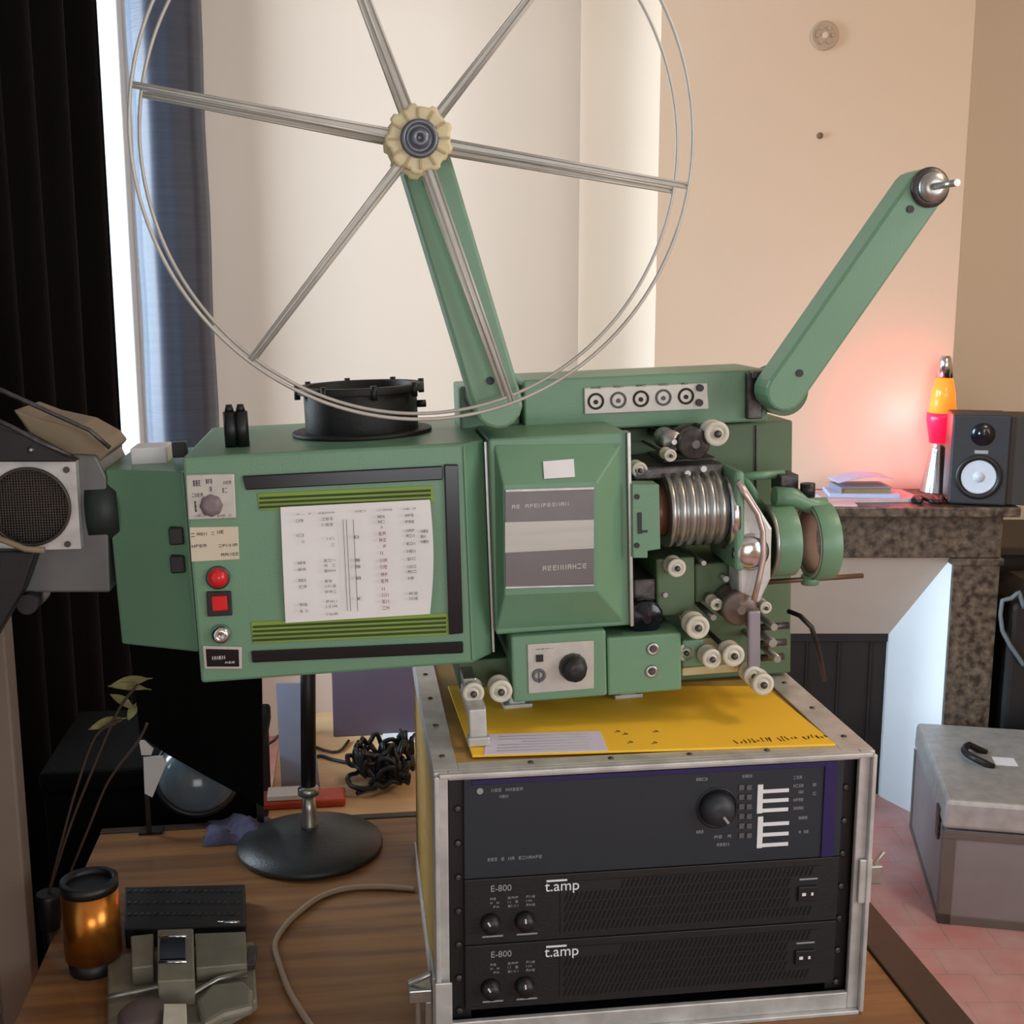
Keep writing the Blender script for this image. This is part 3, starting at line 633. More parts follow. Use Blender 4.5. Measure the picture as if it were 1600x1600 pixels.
kx, kz = pq(341, 902, F0); mb = MB(); mb.ring((kx, F0, kz), (0, -1, 0), .0145, .010, .004); b1 = mb.build('lamp_bezel', 'dsteel', lh)
mb = MB(); mb.lathe([(.012, 0), (.0115, .006), (.007, .010), (.001, .0115)], (kx, F0, kz), (0, -1, 0), 28); mb.build('red_indicator', 'red', b1, label='round red indicator lamp')
rs = quadbar('rocker_switch', 'black', [(322, 925), (361, 924), (363, 962), (324, 964)], F0-.004, F0, label='red rocker switch in a black frame')
quadbar('rocker', 'red', [(330, 932), (354, 931), (356, 954), (332, 956)], F0-.008, F0-.004, rs, .002)
kx, kz = pq(346, 990, F0); mb = MB(); mb.lathe([(.0125, 0), (.012, .006), (.009, .012), (.004, .013), (.001, .009)], (kx, F0, kz), (0, -1, 0), 24); mb.build('key_lock', 'chrome', lh)
hm = quadbar('counter_window', 'panel', [(316, 1009), (378, 1011), (378, 1046), (319, 1046)], F0-.003, F0, label='black counter window in a silver frame')
quadbar('counter_face', 'gloss', [(321, 1014), (373, 1015), (374, 1042), (323, 1042)], F0-.0035, F0-.002, hm)
mb = MB(); pm(mb, 332, 1024, 358, 1031, F0-.0036, 5, 91); pm(mb, 352, 1033, 368, 1037, F0-.0036, 3, 92); mb.build('counter_digits', 'white', hm)
# rear box of the lamp house
xa, xb, za, zb = rect(P, 174, 737, 302, 1018, F0+.06)
mb = MB(); mb.prism([(xa-.006, F0+.105), (xb, F0+.04), (xb, F0+LD-.03), (xa-.006, F0+LD-.03)], za, zb, 'z'); rb = mb.build('rear_box', 'green', pr, .003)
mb = MB()
for (a, b_) in ((278, 836), (280, 880)):
    x, z = pq(a, b_, F0+.05); mb.box(x-.010, x+.008, F0+.040, F0+.06, z-.011, z+.011)
mb.build('cable_socket', 'black', rb, .002)
mb = MB(); x, z = pq(222, 735, F0+.10); mb.box(x-.02, x+.026, F0+.14, F0+.2, z-.005, z+.024); mb.build('terminal_cover', 'white', rb, .002)
x, z = pq(272, 712, F0+.08); mb = MB(); mb.box(x-.008, x+.010, F0+.12, F0+.14, z-.008, z+.012); mb.build('terminal_block', 'black', rb, .001)
mb = MB(); x, z = pq(160, 800, F0+.1); mb.cyl((x-.02, F0+.14, z), (x+.02, F0+.14, z), .05, n=32); mb.build('duct_collar', mat('black_green', (28, 40, 34), .5), rb)
# chimney on the roof
cxp, czp = pq(566, 668, F0+LD*.5); cy = F0+LD*.5
cr = (P.at(657, 630, y=cy).x-P.at(480, 630, y=cy).x)/2; ct = P.at(566, 600, y=cy).z
mb = MB(); mb.ring((cxp, cy, LZ), (0, 0, 1), cr, cr-.004, ct-LZ, 56); mb.ring((cxp, cy, LZ+.0005), (0, 0, 1), cr+.018, cr-.001, .005, 56); mb.ring((cxp, cy, ct-.010), (0, 0, 1), cr+.009, cr-.001, .010, 56)
ch = mb.build('chimney', 'blackpaint', pr, .001, label='black round vent chimney')
for k in range(8):
    t = k*math.pi/4+.2; x, y = cxp+(cr+.009)*math.cos(t), cy+(cr+.009)*math.sin(t)
    mb = MB(); mb.cyl((x, y, ct-.016), (x, y, ct+.003), .004, n=12); mb.build('clamp_screw', 'black', ch)
x, z = cxp+cr+.004, ct-.03; mb = MB(); mb.cyl((x-.004, cy, z), (x+.008, cy, z), .005, n=12); mb.build('clamp_screw', 'black', ch)
for px in (358, 376):
    x, z = pq(px, 690, F0+.05); mb = MB(); mb.cyl((x, F0+.08, LZ), (x, F0+.08, LZ+.045), .0085, n=24); mb.cyl((x, F0+.08, LZ+.045), (x, F0+.08, LZ+.054), .006, .004, n=24); mb.build('binding_post', 'black', lh)
# mechanism housing with raised bevelled cover
xa, xb, za, zb = rect(P, 769, 680, 983, 985, F0+.012)
mb = MB(); mb.box(xa, xb, F0+.012, F0+.22, za, zb); mh = mb.build('mechanism_housing', 'green', pr, .003)
mb = MB(); mb.box(xb-.002, xb+.003, F0+.006, F0+.03, za, zb); mb.build('edge_strip', 'steel', mh, .001)
yo, yi = F0+.012, F0-.016
O_ = [pq(772, 694, yo), pq(972, 692, yo), pq(976, 972, yo), pq(776, 984, yo)]; I_ = [pq(786, 758, yi), pq(933, 753, yi), pq(933, 924, yi), pq(788, 930, yi)]
mb = MB(); mb.add([(a[0], yo, a[1]) for a in O_]+[(a[0], yi, a[1]) for a in I_], [(0, 1, 5, 4), (1, 2, 6, 5), (2, 3, 7, 6), (3, 0, 4, 7), (4, 5, 6, 7), (3, 2, 1, 0)]); bc = mb.build('bevelled_cover', 'green', mh, .002)
quadbar('badge', 'badge', [(789, 768), (928, 765), (928, 912), (790, 918)], yi-.002, yi, bc, .0005, label='grey maker badge with pale centre band')
quadbar('badge_band', 'badge2', [(789, 816), (928, 812), (928, 857), (789, 864)], yi-.0025, yi-.001, bc, .0003)
for a, b_ in ((762, 768), (914, 919)): quadbar('badge_highlight', 'alu', [(790, a+3), (928, a-1), (928, b_-3), (790, b_+1)], yi-.003, yi, bc, .0004)  # pale bars model the highlights along badge top and bottom
for g_ in ((800, 784, 890, 795, yi-.002, 13, 11), (848, 880, 918, 892, yi-.002, 9, 12)): mb = MB(); pm(mb, *g_); mb.build('badge_lettering', 'panel', bc)
# white sticker on the upper slope
def onslope(px, py):
    a = Vector((O_[0][0], yo, O_[0][1])); b_ = Vector((O_[1][0], yo, O_[1][1])); c = Vector((I_[0][0], yi, I_[0][1])); nn = (b_-a).cross(c-a).normalized()
    if nn.y > 0: nn = -nn
    o = P.i @ Vector((0, 0, CAMZ)); d = P.at(px, py, y=0)-o; t = (a-o).dot(nn)/d.dot(nn); return o+d*t+nn*.0022
mb = MB(); q4 = [onslope(848, 722), onslope(896, 718), onslope(898, 746), onslope(850, 749)]; mb.add(q4+[q+Vector((0, .0006, -.0004)) for q in q4], [(0, 1, 2, 3), (7, 6, 5, 4), (0, 4, 5, 1), (1, 5, 6, 2), (2, 6, 7, 3), (3, 7, 4, 0)]); mb.build('blank_sticker', 'white', bc)
# lower control box
lb1 = pb('control_box', 'green', 800, 990, 948, 1093, F0, F0+.16)
mb = MB(); pbox(mb, P, 716, 1030, 800, 1075, F0+.05, F0+.2); mb.build('under_frame', 'green2', pr, .003)
lb2 = pb('side_box', 'green', 949, 993, 1065, 1083, F0+.002, F0+.15)
cp = quadbar('control_plate', 'panel', [(824, 1007), (928, 1001), (928, 1076), (826, 1084)], F0-.002, F0, lb1, .0008, label='pale switch plate with black knob')
kx, kz = pq(895, 1042, F0-.002); mb = MB(); mb.lathe([(.0185, 0), (.0175, .008), (.0145, .020), (.004, .021)], (kx, F0-.002, kz), (0, -1, 0), 30, wob=lambda t: 1+.02*math.cos(18*t)); mb.build('selector_knob', 'black', cp)
mb = MB(); x, z = pq(843, 1028, F0-.002); mb.box(x-.0045, x+.0045, F0-.005, F0-.002, z-.0045, z+.0045); mb.build('toggle', 'black', cp)
mb = MB(); x, z = pq(842, 1055, F0-.002); mb.ring((x, F0-.002, z), (0, -1, 0), .009, .005, .002); mb.box(x-.001, x+.001, F0-.004, F0-.002, z-.01, z+.004); mb.build('printed_symbol', 'ink', cp); mb = MB(); pm(mb, 832, 1012, 866, 1016, F0-.002, 5, 21); mb.build('printed_caption', 'ink', cp); mb = MB(); pm(mb, 904, 1016, 926, 1019, F0-.002, 3, 22); mb.build('printed_caption', 'ink', cp)
for (a, b_) in ((1020, 1014), (1018, 1049)):
    x, z = pq(a, b_, F0+.002); mb = MB(); mb.lathe([(.009, 0), (.008, .002), (.004, .002), (.004, .001)], (x, F0+.002, z), (0, -1, 0), 20); s_ = mb.build('box_screw', 'steel', lb2)
    mb = MB(); mb.cyl((x, F0+.002, z), (x, F0-.001, z), .004, n=12); mb.build('screw_slot', 'dsteel', s_)
# back housing that carries both arms
BH = F0+.14
xa, xb, za, zb = rect(P, 718, 590, 1237, 1056, BH)
mb = MB(); zt = P.at(1000, 586, y=BH).z; mb.box(P.at(818, 620, y=BH).x, P.at(1200, 620, y=BH).x, BH, BH+.14, P.at(1000, 668, y=BH).z, zt); bh = mb.build('arm_housing', 'green', pr, .003)
mb = MB(); mb.box(P.at(745, 660, y=BH+.04).x, P.at(1237, 900, y=BH+.04).x, BH+.04, BH+.15, P.at(1100, 1062, y=BH+.04).z, P.at(1100, 664, y=BH+.04).z); fr_ = mb.build('main_frame', 'green2', pr, .003)
mb = MB(); x = P.at(1180, 800, y=BH+.04).x; mb.box(x, x+.0015, BH+.036, BH+.04, P.at(1180, 1040, y=BH).z, P.at(1180, 670, y=BH).z); mb.build('frame_seam', 'dsteel', fr_)
mb = MB(); mb.box(P.at(722, 660, y=BH).x, P.at(815, 640, y=BH).x, BH+.02, BH+.12, P.at(760, 690, y=BH).z, P.at(760, 604, y=BH).z); mb.build('arm_bracket', 'green', pr, .003)
sp_ = quadbar('socket_plate', 'panel', [(912, 606), (1106, 598), (1108, 640), (913, 648)], BH-.003, BH, bh, .002, label='pale plate with a row of sockets')
for k in range(5):
    x, z = pq(931+k*35.2, 627-k*2, BH-.003); mb = MB(); mb.ring((x, BH-.003, z), (0, -1, 0), .0115, .0085, .0015, 20); mb.cyl((x, BH-.003, z-.001), (x, BH-.0045, z-.001), .0032, n=12); pm(mb, 924+k*35.2, 604-k*1.6, 940+k*35.2, 608-k*1.6, BH-.003, 3, k+130); mb.build('socket', 'ink' if k % 2 else 'dink', sp_)
mb = MB()
for (a, b_) in ((1093, 606), (1092, 629)): x, z = pq(a, b_, BH-.003); mb.cyl((x, BH-.003, z), (x, BH-.008, z), .005, n=14)
mb.build('plate_screws', 'black', sp_)
# arms
def arm(name, p0, p1, w0, w1, ya, yb, lab):
    a = Vector(pq(*p0, ya)); b_ = Vector(pq(*p1, ya)); k_ = 1.55/FPX; d = (b_-a).normalized(); nn = Vector((-d.y, d.x)); w0 *= k_/2; w1 *= k_/2
    poly = []
    for i in range(9): t = math.pi*i/8; poly.append(a+nn*w0*math.cos(t)-d*w0*math.sin(t))
    for i in range(9): t = math.pi*i/8; poly.append(b_-nn*w1*math.cos(t)+d*w1*math.sin(t))
    mb = MB(); mb.prism(poly, ya, yb); return mb.build(name, 'green', pr, .004, label=lab)
yA = F0-.02
a1 = arm('feed_arm', (779, 632), (661, 240), 74, 74, yA, yA+.05, 'left arm carrying the big reel')
x, z = pq(766, 595, yA); mb = MB(); mb.cyl((x, yA, z), (x, yA-.002, z), .005, n=14); x, z = pq(668, 285, yA); mb.cyl((x, yA, z), (x, yA-.002, z), .004, n=14); mb.build('arm_bolt', 'black', a1)
x, z = pq(779, 632, yA+.04); mb = MB(); mb.cyl((x, yA+.05, z), (x, BH+.03, z), .03, n=32); mb.build('arm_pivot', 'green2', a1)
yR = F0+.06
a2 = arm('take_up_arm', (1228, 612), (1449, 296), 66, 66, yR, yR+.055, 'right arm with an empty spindle')
mb = MB()
for (a, b_) in ((1249, 583), (1422, 327)): x, z = pq(a, b_, yR); mb.cyl((x, yR, z), (x, yR-.002, z), .005, n=14)
mb.build('arm_bolt', 'black', a2)
x, z = pq(1228, 612, yR+.05); mb = MB(); mb.cyl((x, yR+.055, z), (x, BH+.03, z), .034, n=32); mb.build('arm_pivot', 'green2', a2)
x, z = pq(1452, 293, yR); mb = MB(); mb.lathe([(.026, 0), (.026, .004), (.020, .006)], (x, yR, z), (0, -1, 0), 32); hb = mb.build('spindle_collar', 'dsteel', a2)
mb = MB(); mb.lathe([(.020, .004), (.019, .016), (.008, .018)], (x, yR, z), (0, -1, 0), 32); mb.cyl((x, yR-.016, z), (x, yR-.075, z), .0045, n=16); mb.build('spindle', 'steel', hb)
# joint block at the right of the arm housing
mb = MB(); pbox(mb, P, 1168, 582, 1192, 655, BH-.012, BH); pbox(mb, P, 1176, 580, 1200, 592, BH-.02, BH); mb.build('joint_block', 'dsteel', bh, .002)
# rollers
def roller(px, py, rp, y, mt='cream', dep=.028, inner='dsteel', root=pr, name='guide_roller', ax=True):
    x, z = pq(px, py, y); r = rp*1.58/FPX
    mb = MB(); mb.lathe([(r*.35, .001), (r*.45, 0), (r*.55, -.002), (r*.62, .0), (r*.95, .0), (r, -.002), (r, -.006), (r*.82, -.008), (r*.82, -dep+.008), (r, -dep+.006), (r, -dep), (r*.4, -dep)], (x, y, z), (0, -1, 0), 32)
    o = mb.build(name, mt, root)
    mb = MB(); mb.cyl((x, y-.004, z), (x, y+.045, z), r*.30, n=16); mb.lathe([(r*.30, .004), (r*.2, .006), (.0005, .006)], (x, y, z), (0, -1, 0), 16); mb.build('roller_pin', inner, o)
    if ax: mb = MB(); mb.cyl((x, y+.045, z), (x, F0+.19, z), r*.25, n=12); mb.build('axle', 'dsteel', o)
    return o
for a in ((1121, 678, 20, F0+.04), (1058, 888, 15, F0+.02), (1091, 981, 19, F0-.01), (1113, 1030, 16, F0+.0), (1147, 1025, 18, F0-.005), (1178, 1057, 16, F0-.005), (1193, 1070, 18, F0-.02), (740, 1084, 17, F0-.01), (783, 1081, 18, F0-.012), (1197, 950, 10, F0+.02), (1120, 945, 10, F0+.02), (1048, 712, 10, F0+.03), (1080, 968, 13, F0+.03), (1000, 735, 13, F0+.05), (1072, 1020, 15, F0+.03)): roller(*a)
# sprocket drums
def drum(px, py, rp, y, mt, name='sprocket_drum', dep=.05):
    x, z = pq(px, py, y); r = rp*1.6/FPX; mb = MB()
    mb.lathe([(r*.25, .006), (r*.3, 0), (r*.85, 0), (r, -.003), (r, -dep*.3), (r*.85, -dep*.35), (r*.85, -dep*.7), (r, -dep*.75), (r, -dep)], (x, y, z), (0, -1, 0), 36, wob=lambda t: 1+.012*math.cos(20*t))
    o = mb.build(name, mt, pr); mb = MB(); mb.cyl((x, y+dep*.9, z), (x, F0+.19, z), r*.4, n=16); mb.build('drum_axle', 'dsteel', o); return o
drum(1086, 694, 25, F0+.045, 'dsteel'); drum(1157, 952, 28, F0+.01, mat('brown_steel', (112, 98, 94), .4, .5), dep=.05); drum(1010, 966, 28, F0+.02, 'gloss', 'sound_drum')
drum(1052, 690, 17, F0+.06, 'steel')
# gate plate
gt = quadbar('gate_plate', 'green', [(988, 757), (1030, 757), (1032, 858), (1012, 861), (1012, 872), (989, 872)], F0-.002, F0+.03, pr, .001)
mb = MB()
for (a, b_) in ((995, 776), (995, 852)): x, z = pq(a, b_, F0-.002); mb.cyl((x, F0-.002, z), (x, F0-.004, z), .0035, n=12)
pbox(mb, P, 997, 801, 1003, 834, F0-.004, F0-.002); pbox(mb, P, 1002, 829, 1012, 832, F0-.004, F0-.002); mb.build('gate_slots', 'black', gt)
# lens barrel, axis along the projector
yl = F0+.05
def xr(px, py, y): q = P.at(px, py, y=y); return q.x, q.z
x0, zc = xr(1036, 797, yl); x1, _ = xr(1126, 797, yl); R_ = 58*1.62/FPX
prof = []; n_ = 6; L_ = x1-x0
for k in range(n_):
    a = L_*k/n_; prof += [(R_, a), (R_, a+L_/n_*.45), (R_*.9, a+L_/n_*.5), (R_*.9, a+L_/n_*.95)]
mb = MB(); mb.lathe(prof, (x0, yl, zc), (1, 0, 0), 48); mb.build('lens_barrel', 'steel', pr, label='ribbed silver lens barrel')
mb = MB(); mb.lathe([(R_*.55, 0), (R_*.7, .01), (R_*.7, .025)], (x0-.025, yl, zc), (1, 0, 0), 40); mb.build('lens_rear', mat('copper_brown', (110, 72, 58), .4, .5), pr)
xx, zz_ = xr(1126, 800, yl); mb = MB(); mb.lathe([(R_*1.0, 0), (R_*1.02, .012)], (xx, yl, zz_), (1, 0, 0), 40); mb.build('lens_collar', 'chrome', pr)
xg, zg = xr(1138, 800, yl); mb = MB(); zz0 = P.at(1140, 895, y=F0).z; zz1 = P.at(1140, 738, y=F0).z; mb.box(xg-.006, xg+.008, F0+.002, F0+.12, zz0, zz1); mb.build('lens_mount', 'green', pr, .006, seg=3)
# silver gusset and casting
mb = MB(); mb.prism([pq(1152, 745, F0+.03), pq(1200, 822, F0+.03), pq(1198, 900, F0+.03), pq(1180, 938, F0+.03), pq(1148, 930, F0+.03), pq(1146, 850, F0+.03)], F0+.012, F0+.055); gs = mb.build('focus_casting', 'alu', pr, .004)
x, z = pq(1172, 862, F0+.012); mb = MB(); mb.lathe([(.025, 0), (.024, .006), (.016, .012), (.004, .013)], (x, F0+.012, z), (0, -1, 0), 32); mb.build('focus_knob', 'chrome', gs)
mb = MB(); mb.tube([P.at(a, b_, y=F0+.0) for a, b_ in ((1152, 752), (1168, 778), (1184, 803), (1192, 830), (1193, 870), (1186, 905), (1178, 938))], .004, 10); mb.build('focus_rail', mat('rosy_steel', (198, 178, 172), .3, .7), gs)
# second lens tube and clamp ring
yc = F0+.06; xa_, zz_ = xr(1200, 845, yc); xb_, _ = xr(1235, 845, yc); R2 = 58*1.64/FPX
mb = MB(); mb.ring((xa_, yc, zz_), (1, 0, 0), R2*.98, R2*.82, xb_-xa_, 44); mb.build('lens_tube', 'green', pr, .001)
mb = MB(); mb.ring((xa_-.004, yc, zz_), (1, 0, 0), R2*1.0, R2*.85, .004, 44); mb.build('tube_rim', 'steel', pr)
mb = MB(); mb.cyl((xa_+.002, yc, zz_), (xa_+.004, yc, zz_), R2*.83, n=40); mb.build('tube_glass', 'dsteel', pr)
xc_, zk = xr(1263, 846, yc); xd_, _ = xr(1300, 846, yc)
mb = MB(); mb.ring((xc_, yc, zk), (1, 0, 0), R2*1.06, R2*.86, (xd_-xc_)*.85, 48); rg = mb.build('clamp_ring', 'green', pr, .001, label='open green lens clamp ring')
mb = MB(); mb.ring((xc_+.001, yc, zk), (1, 0, 0), R2*.862, R2*.83, (xd_-xc_)*.85-.002, 48); mb.build('ring_lining', mat('brown_felt', (120, 96, 84), .8), rg)
mb = MB(); mb.ring((xc_-.001, yc, zk), (1, 0, 0), R2*1.0, R2*.90, .001, 48); mb.build('ring_face', 'panel', rg)
q0, q1 = P.at(1215, 778, y=yc), P.at(1270, 795, y=yc)
mb = MB(); mb.tube([(q0.x-.005, yc, q0.z+.002), (q0.x+.02, yc, q0.z), (xc_+.005, yc, zk+R2*.97), (xc_+.025, yc, zk+R2*.98)], lambda t: .014-.003*t, 14); mb.build('clamp_arm', 'green', rg)
q = P.at(1262, 762, y=yc); mb = MB(); mb.cyl((q.x, yc, q.z-.012), (q.x, yc, q.z+.006), .010, n=20); mb.build('clamp_knob', 'black', rg)
mb = MB(); q = P.at(1272, 902, y=yc); mb.cyl((xc_+.003, yc, zk-R2*1.2), (xc_+.003, yc, zk-R2*.95), .012, n=20); mb.build('ring_foot', 'green', rg)
q0, q1 = P.at(1180, 898, y=yc), P.at(1348, 902, y=yc); mb = MB(); mb.cyl((q0.x, yc, zk-R2*1.06), (q1.x, yc, zk-R2*1.06), .0035, n=14); mb.build('guide_rod', mat('brown_rod', (110, 88, 74), .35, .6), rg)
q0, q1 = P.at(1150, 745, y=F0+.1), P.at(1225, 745, y=F0+.1); mb = MB(); mb.cyl((q0.x, F0+.1, q0.z), (q1.x, F0+.1, q0.z), .006, n=14); q = P.at(1190, 790, y=F0+.1); mb.cyl((q0.x+.01, F0+.1, q0.z), (q.x+.012, F0+.1, q.z-.02), .006, n=14); mb.build('support_rod', 'green', pr)
mb = MB(); q = P.at(1225, 752, y=F0+.1); mb.box(q.x-.012, q.x+.014, F0+.08, F0+.12, q.z-.012, q.z+.012); mb.build('rod_clamp', 'dsteel', pr, .002)
# mechanism blocks below the lens
pb('sound_block', 'green2', 1026, 872, 1086, 962, F0+.045, F0+.18); pb('gear_block', 'green2', 1086, 880, 1140, 940, F0+.06, F0+.18)
pb('roller_bracket', 'green', 1066, 1000, 1100, 1042, F0+.03, F0+.18); pb('film_guide', 'dsteel', 990, 728, 1130, 748, F0+.05, F0+.18)
pb('film_guide', 'dsteel', 1036, 716, 1120, 760, F0+.09, F0+.18); pb('sound_head', 'dsteel', 990, 905, 1026, 940, F0+.05, F0+.18)
pb('exciter_cover', 'gloss', 988, 930, 1024, 990, F0+.07, F0+.18)
pb('tension_lever', mat('lilac_steel', (150, 146, 156), .35, .6), 1169, 955, 1189, 1052, F0-.002, F0+.006); pb('cream_bracket', 'hub', 1066, 1040, 1165, 1053, F0+.05, F0+.18, bevel=.002)
mb = MB(); x, z = pq(1030, 890, F0+.05); 
for (a, b_, r_) in ((1075, 740, 5), (1100, 733, 5), (1062, 752, 4), (1135, 905, 5), (1100, 880, 4), (1040, 930, 4), (1115, 965, 5), (1210, 980, 6), (1208, 1005, 7), (1215, 1030, 6)):
    x, z = pq(a, b_, F0+.04); mb = MB(); mb.cyl((x, F0+.04, z), (x, F0+.18, z), r_*1.6/FPX, n=12); mb.build('fixing_stud', 'steel', pr)
for (a, b_, c, d) in ((1190, 975, 1232, 985), (1188, 1000, 1228, 1012), (1190, 1022, 1224, 1034)):
    q0, q1 = P.at(a, (b_+d)/2, y=F0+.08), P.at(c, (b_+d)/2, y=F0+.08); mb = MB(); mb.cyl((q0.x, F0+.08, q0.z), (q1.x, F0+.08, q0.z), .005, n=12); mb.build('drive_shaft', 'dsteel', pr)
# top left of the roller group: bracket holding the two rollers at left
pb('roller_bracket', 'steel', 724, 1060, 745, 1078, F0+.0, F0+.14, bevel=.002)
# feet down to the case
def foot(px, py, y0, yt=None):
    b_ = T.at(px, py, z=HC+.0035); m_ = P.i @ T.m
    return b_
for (tx, ty) in ((.13, .22), (.13, .40), (.29, .24), (.29, .42)):
    q = P.i @ (T.m @ Vector((tx, ty, HC+.0036))); tgt = P.at(830, 1088, y=F0).z
    mb = MB(); mb.box(q.x-.011, q.x+.011, q.y-.014, q.y+.014, q.z, max(tgt+.03, q.z+.06)); mb.box(q.x-.02, q.x+.02, q.y-.02, q.y+.02, q.z, q.z+.006); mb.build('support_foot', 'alu', pr, .0015)
# front levelling bracket seen beside the envelope
q = P.i @ (T.m @ (T.at(748, 1168, z=HC)+Vector((0, 0, .0036))))
mb = MB(); zt = P.at(745, 1108, y=q.y).z; mb.box(q.x-.011, q.x+.011, q.y-.002, q.y+.010, q.z, zt); mb.box(q.x-.014, q.x+.014, q.y-.008, q.y+.012, q.z, q.z+.012); mb.box(q.x-.012, q.x+.012, q.y+.010, F0+.12, zt-.014, zt-.001); mb.build('levelling_bracket', 'alu', pr, .002)
# power lead leaving the right side
pts = [P.at(a, b_, y=y) for a, b_, y in ((1232, 955, .22), (1250, 962, .2), (1268, 980, .19), (1276, 1005, .2), (1282, 1030, .24), (1288, 1062, .32))]
mb = MB(); mb.tube(pts, .0036, 8); mb.build('power_lead', 'black', pr)
# ------------------------------------------------------------------ film reel on the feed arm
yF1 = F0-.108; yF2 = yF1+.066
cx, cz = pq(660, 217, yF1)
Rr = (P.at(1082, 200, y=yF1).x-P.at(201, 200, y=yF1).x)/2
cx = (P.at(1082, 200, y=yF1).x+P.at(201, 200, y=yF1).x)/2
rl = Th('film_reel', 'large empty wire-spoked film reel on the left green arm', 'film reel', P, (cx, yF1, cz))
hx_, hz_ = pq(659, 215, yF1); hx_ = cx
for y in (yF1, yF2):
    mb = MB(); mb.torus((cx, y, cz), (0, 1, 0), Rr, .0021, 160, 8); rm = mb.build('rim', 'reelm', rl)
    for k in range(6):
        t = math.radians((-10.7, 49, 108.7, 168.5, 229.5, 287.5)[k]); d = Vector((math.cos(t), 0, math.sin(t))); nn = Vector((-d.z, 0, d.x)); c = Vector((cx, y, cz))
        mb = MB()
        for s_ in (-1, 1): mb.tube([c+d*.03+nn*s_*.0042, c+d*Rr+nn*s_*.0022], .0016, 8)
        mb.add([c+d*.03+nn*.004+Vector((0, .001, 0)), c+d*.03-nn*.004+Vector((0, .001, 0)), c+d*Rr-nn*.002+Vector((0, .001, 0)), c+d*Rr+nn*.002+Vector((0, .001, 0))], [(0, 1, 2, 3)])
        mb.build('spoke', 'reelm', rl)
hr = 47*1.44/FPX
for y in (yF1, yF2):
    mb = MB(); mb.lathe([(hr, -.002), (hr, .002), (hr*.9, .003)], (cx, y, cz), (0, -1, 0), 72, wob=lambda t: 1+.06*(1 if math.cos(9*t) > 0 else -.6)); mb.build('hub_disc', 'hub', rl)
mb = MB(); mb.cyl((cx, yF2, cz), (cx, yF1, cz), hr*.8); mb.build('hub_core', 'hub', rl)
mb = MB()
for k in range(12):
    t = k*math.pi/6; mb.slab((cx+hr*.62*math.cos(t), cz+hr*.62*math.sin(t)), (cx+hr*.92*math.cos(t), cz+hr*.92*math.sin(t)), .0025, yF1-.005, yF1-.002)
mb.build('hub_ribs', mat('ochre_ribs', (178, 160, 118), .5), rl)
mb = MB(); mb.lathe([(hr*.6, .002), (hr*.58, .008), (hr*.46, .010), (hr*.44, .006), (hr*.3, .006), (hr*.26, .014), (hr*.12, .015), (hr*.10, .008), (.0005, .008)], (cx, yF1, cz), (0, -1, 0), 40); mb.build('hub_cap', mat('blue_grey_steel', (112, 116, 124), .35, .6), rl)
mb = MB(); mb.cyl((cx, yF2+.002, cz), (cx, yA+.001, cz), .007, n=16); mb.build('hub_bush', 'reelm', rl)
# ------------------------------------------------------------------ fan unit at the far left, on its own pole
yF = F0+.10
fu = Th('exhaust_fan_unit', 'dull metal exhaust fan housing with mesh grille on taupe pole', 'fan', T, (T.at(30, 1500, y=yF).x, yF+.08, -TZ))
def tb(name, mt, x0, y0, x1, y1, ya, yb, root, bevel=.002, label=None):
    mb = MB(); r_ = pbox(mb, T, x0, y0, x1, y1, ya, yb); return mb.build(name, mt, root, bevel, label=label)
def tq(px, py, y): q = T.at(px, py, y=y); return q.x, q.z
mb = MB(); mb.prism([tq(a, b_, yF) for a, b_ in ((-120, 700), (150, 712), (166, 745), (172, 926), (36, 926), (-120, 900))], yF, yF+.16); hs = mb.build('housing', 'duct', fu, .003)
mb = MB(); mb.prism([tq(a, b_, yF+.01) for a, b_ in ((20, 640), (60, 655), (120, 668), (160, 690), (172, 705), (150, 727), (110, 712), (55, 690))], yF+.01, yF+.14); mb.build('top_cowl', 'tan', hs, .003)
mb = MB(); mb.tube([T.at(a, b_, y=yF) for a, b_ in ((-40, 590), (20, 618), (80, 645), (140, 672), (172, 700))], .003, 8); mb.tube([T.at(a, b_, y=yF-.03) for a, b_ in ((-40, 640), (20, 668), (60, 690), (110, 712))], .003, 8); mb.build('cowl_rod', 'dsteel', hs)
mb = MB(); mb.prism([tq(a, b_, yF-.03) for a, b_ in ((-60, 655), (40, 680), (100, 712), (118, 722), (-60, 722))], yF-.03, yF); mb.build('front_hood', 'black', hs, .002)
x, z = tq(48, 703, yF-.03); mb = MB(); mb.lathe([(.005, 0), (.001, .003)], (x, yF-.03, z), (0, -1, 0), 12); mb.build('hood_rivet', 'steel', hs)
fx, fz = tq(46, 792, yF-.02)
mb = MB(); xa, xb, za, zb = rect(T, -36, 720, 122, 860, yF-.02); n = 48; ro = (T.at(111, 790, y=yF-.02).x-fx)
vs = []; fs = []
for k in range(n):
    t = 2*math.pi*k/n+math.pi/4; c, s_ = math.cos(t), math.sin(t); m__ = max(abs(c), abs(s_))
    ex = fx+c/m__*((xb-fx) if c > 0 else (fx-xa)); ez = fz+s_/m__*((zb-fz) if s_ > 0 else (fz-za))
    for y in (yF-.02, yF-.001): vs += [(ex, y, ez), (fx+c*ro, y, fz+s_*ro)]
for k in range(n):
    a, b_ = 4*k, 4*((k+1) % n); fs += [(a, a+1, b_+1, b_), (a+2, b_+2, b_+3, a+3), (a, b_, b_+2, a+2), (a+1, a+3, b_+3, b_+1)]
mb.add(vs, fs); gp = mb.build('grille_plate', 'alu', hs, .0005)
mb = MB(); mb.cyl((fx, yF-.002, fz), (fx, yF-.001, fz), ro*1.02, n=48); mb.build('grille_back', 'gloss', gp)
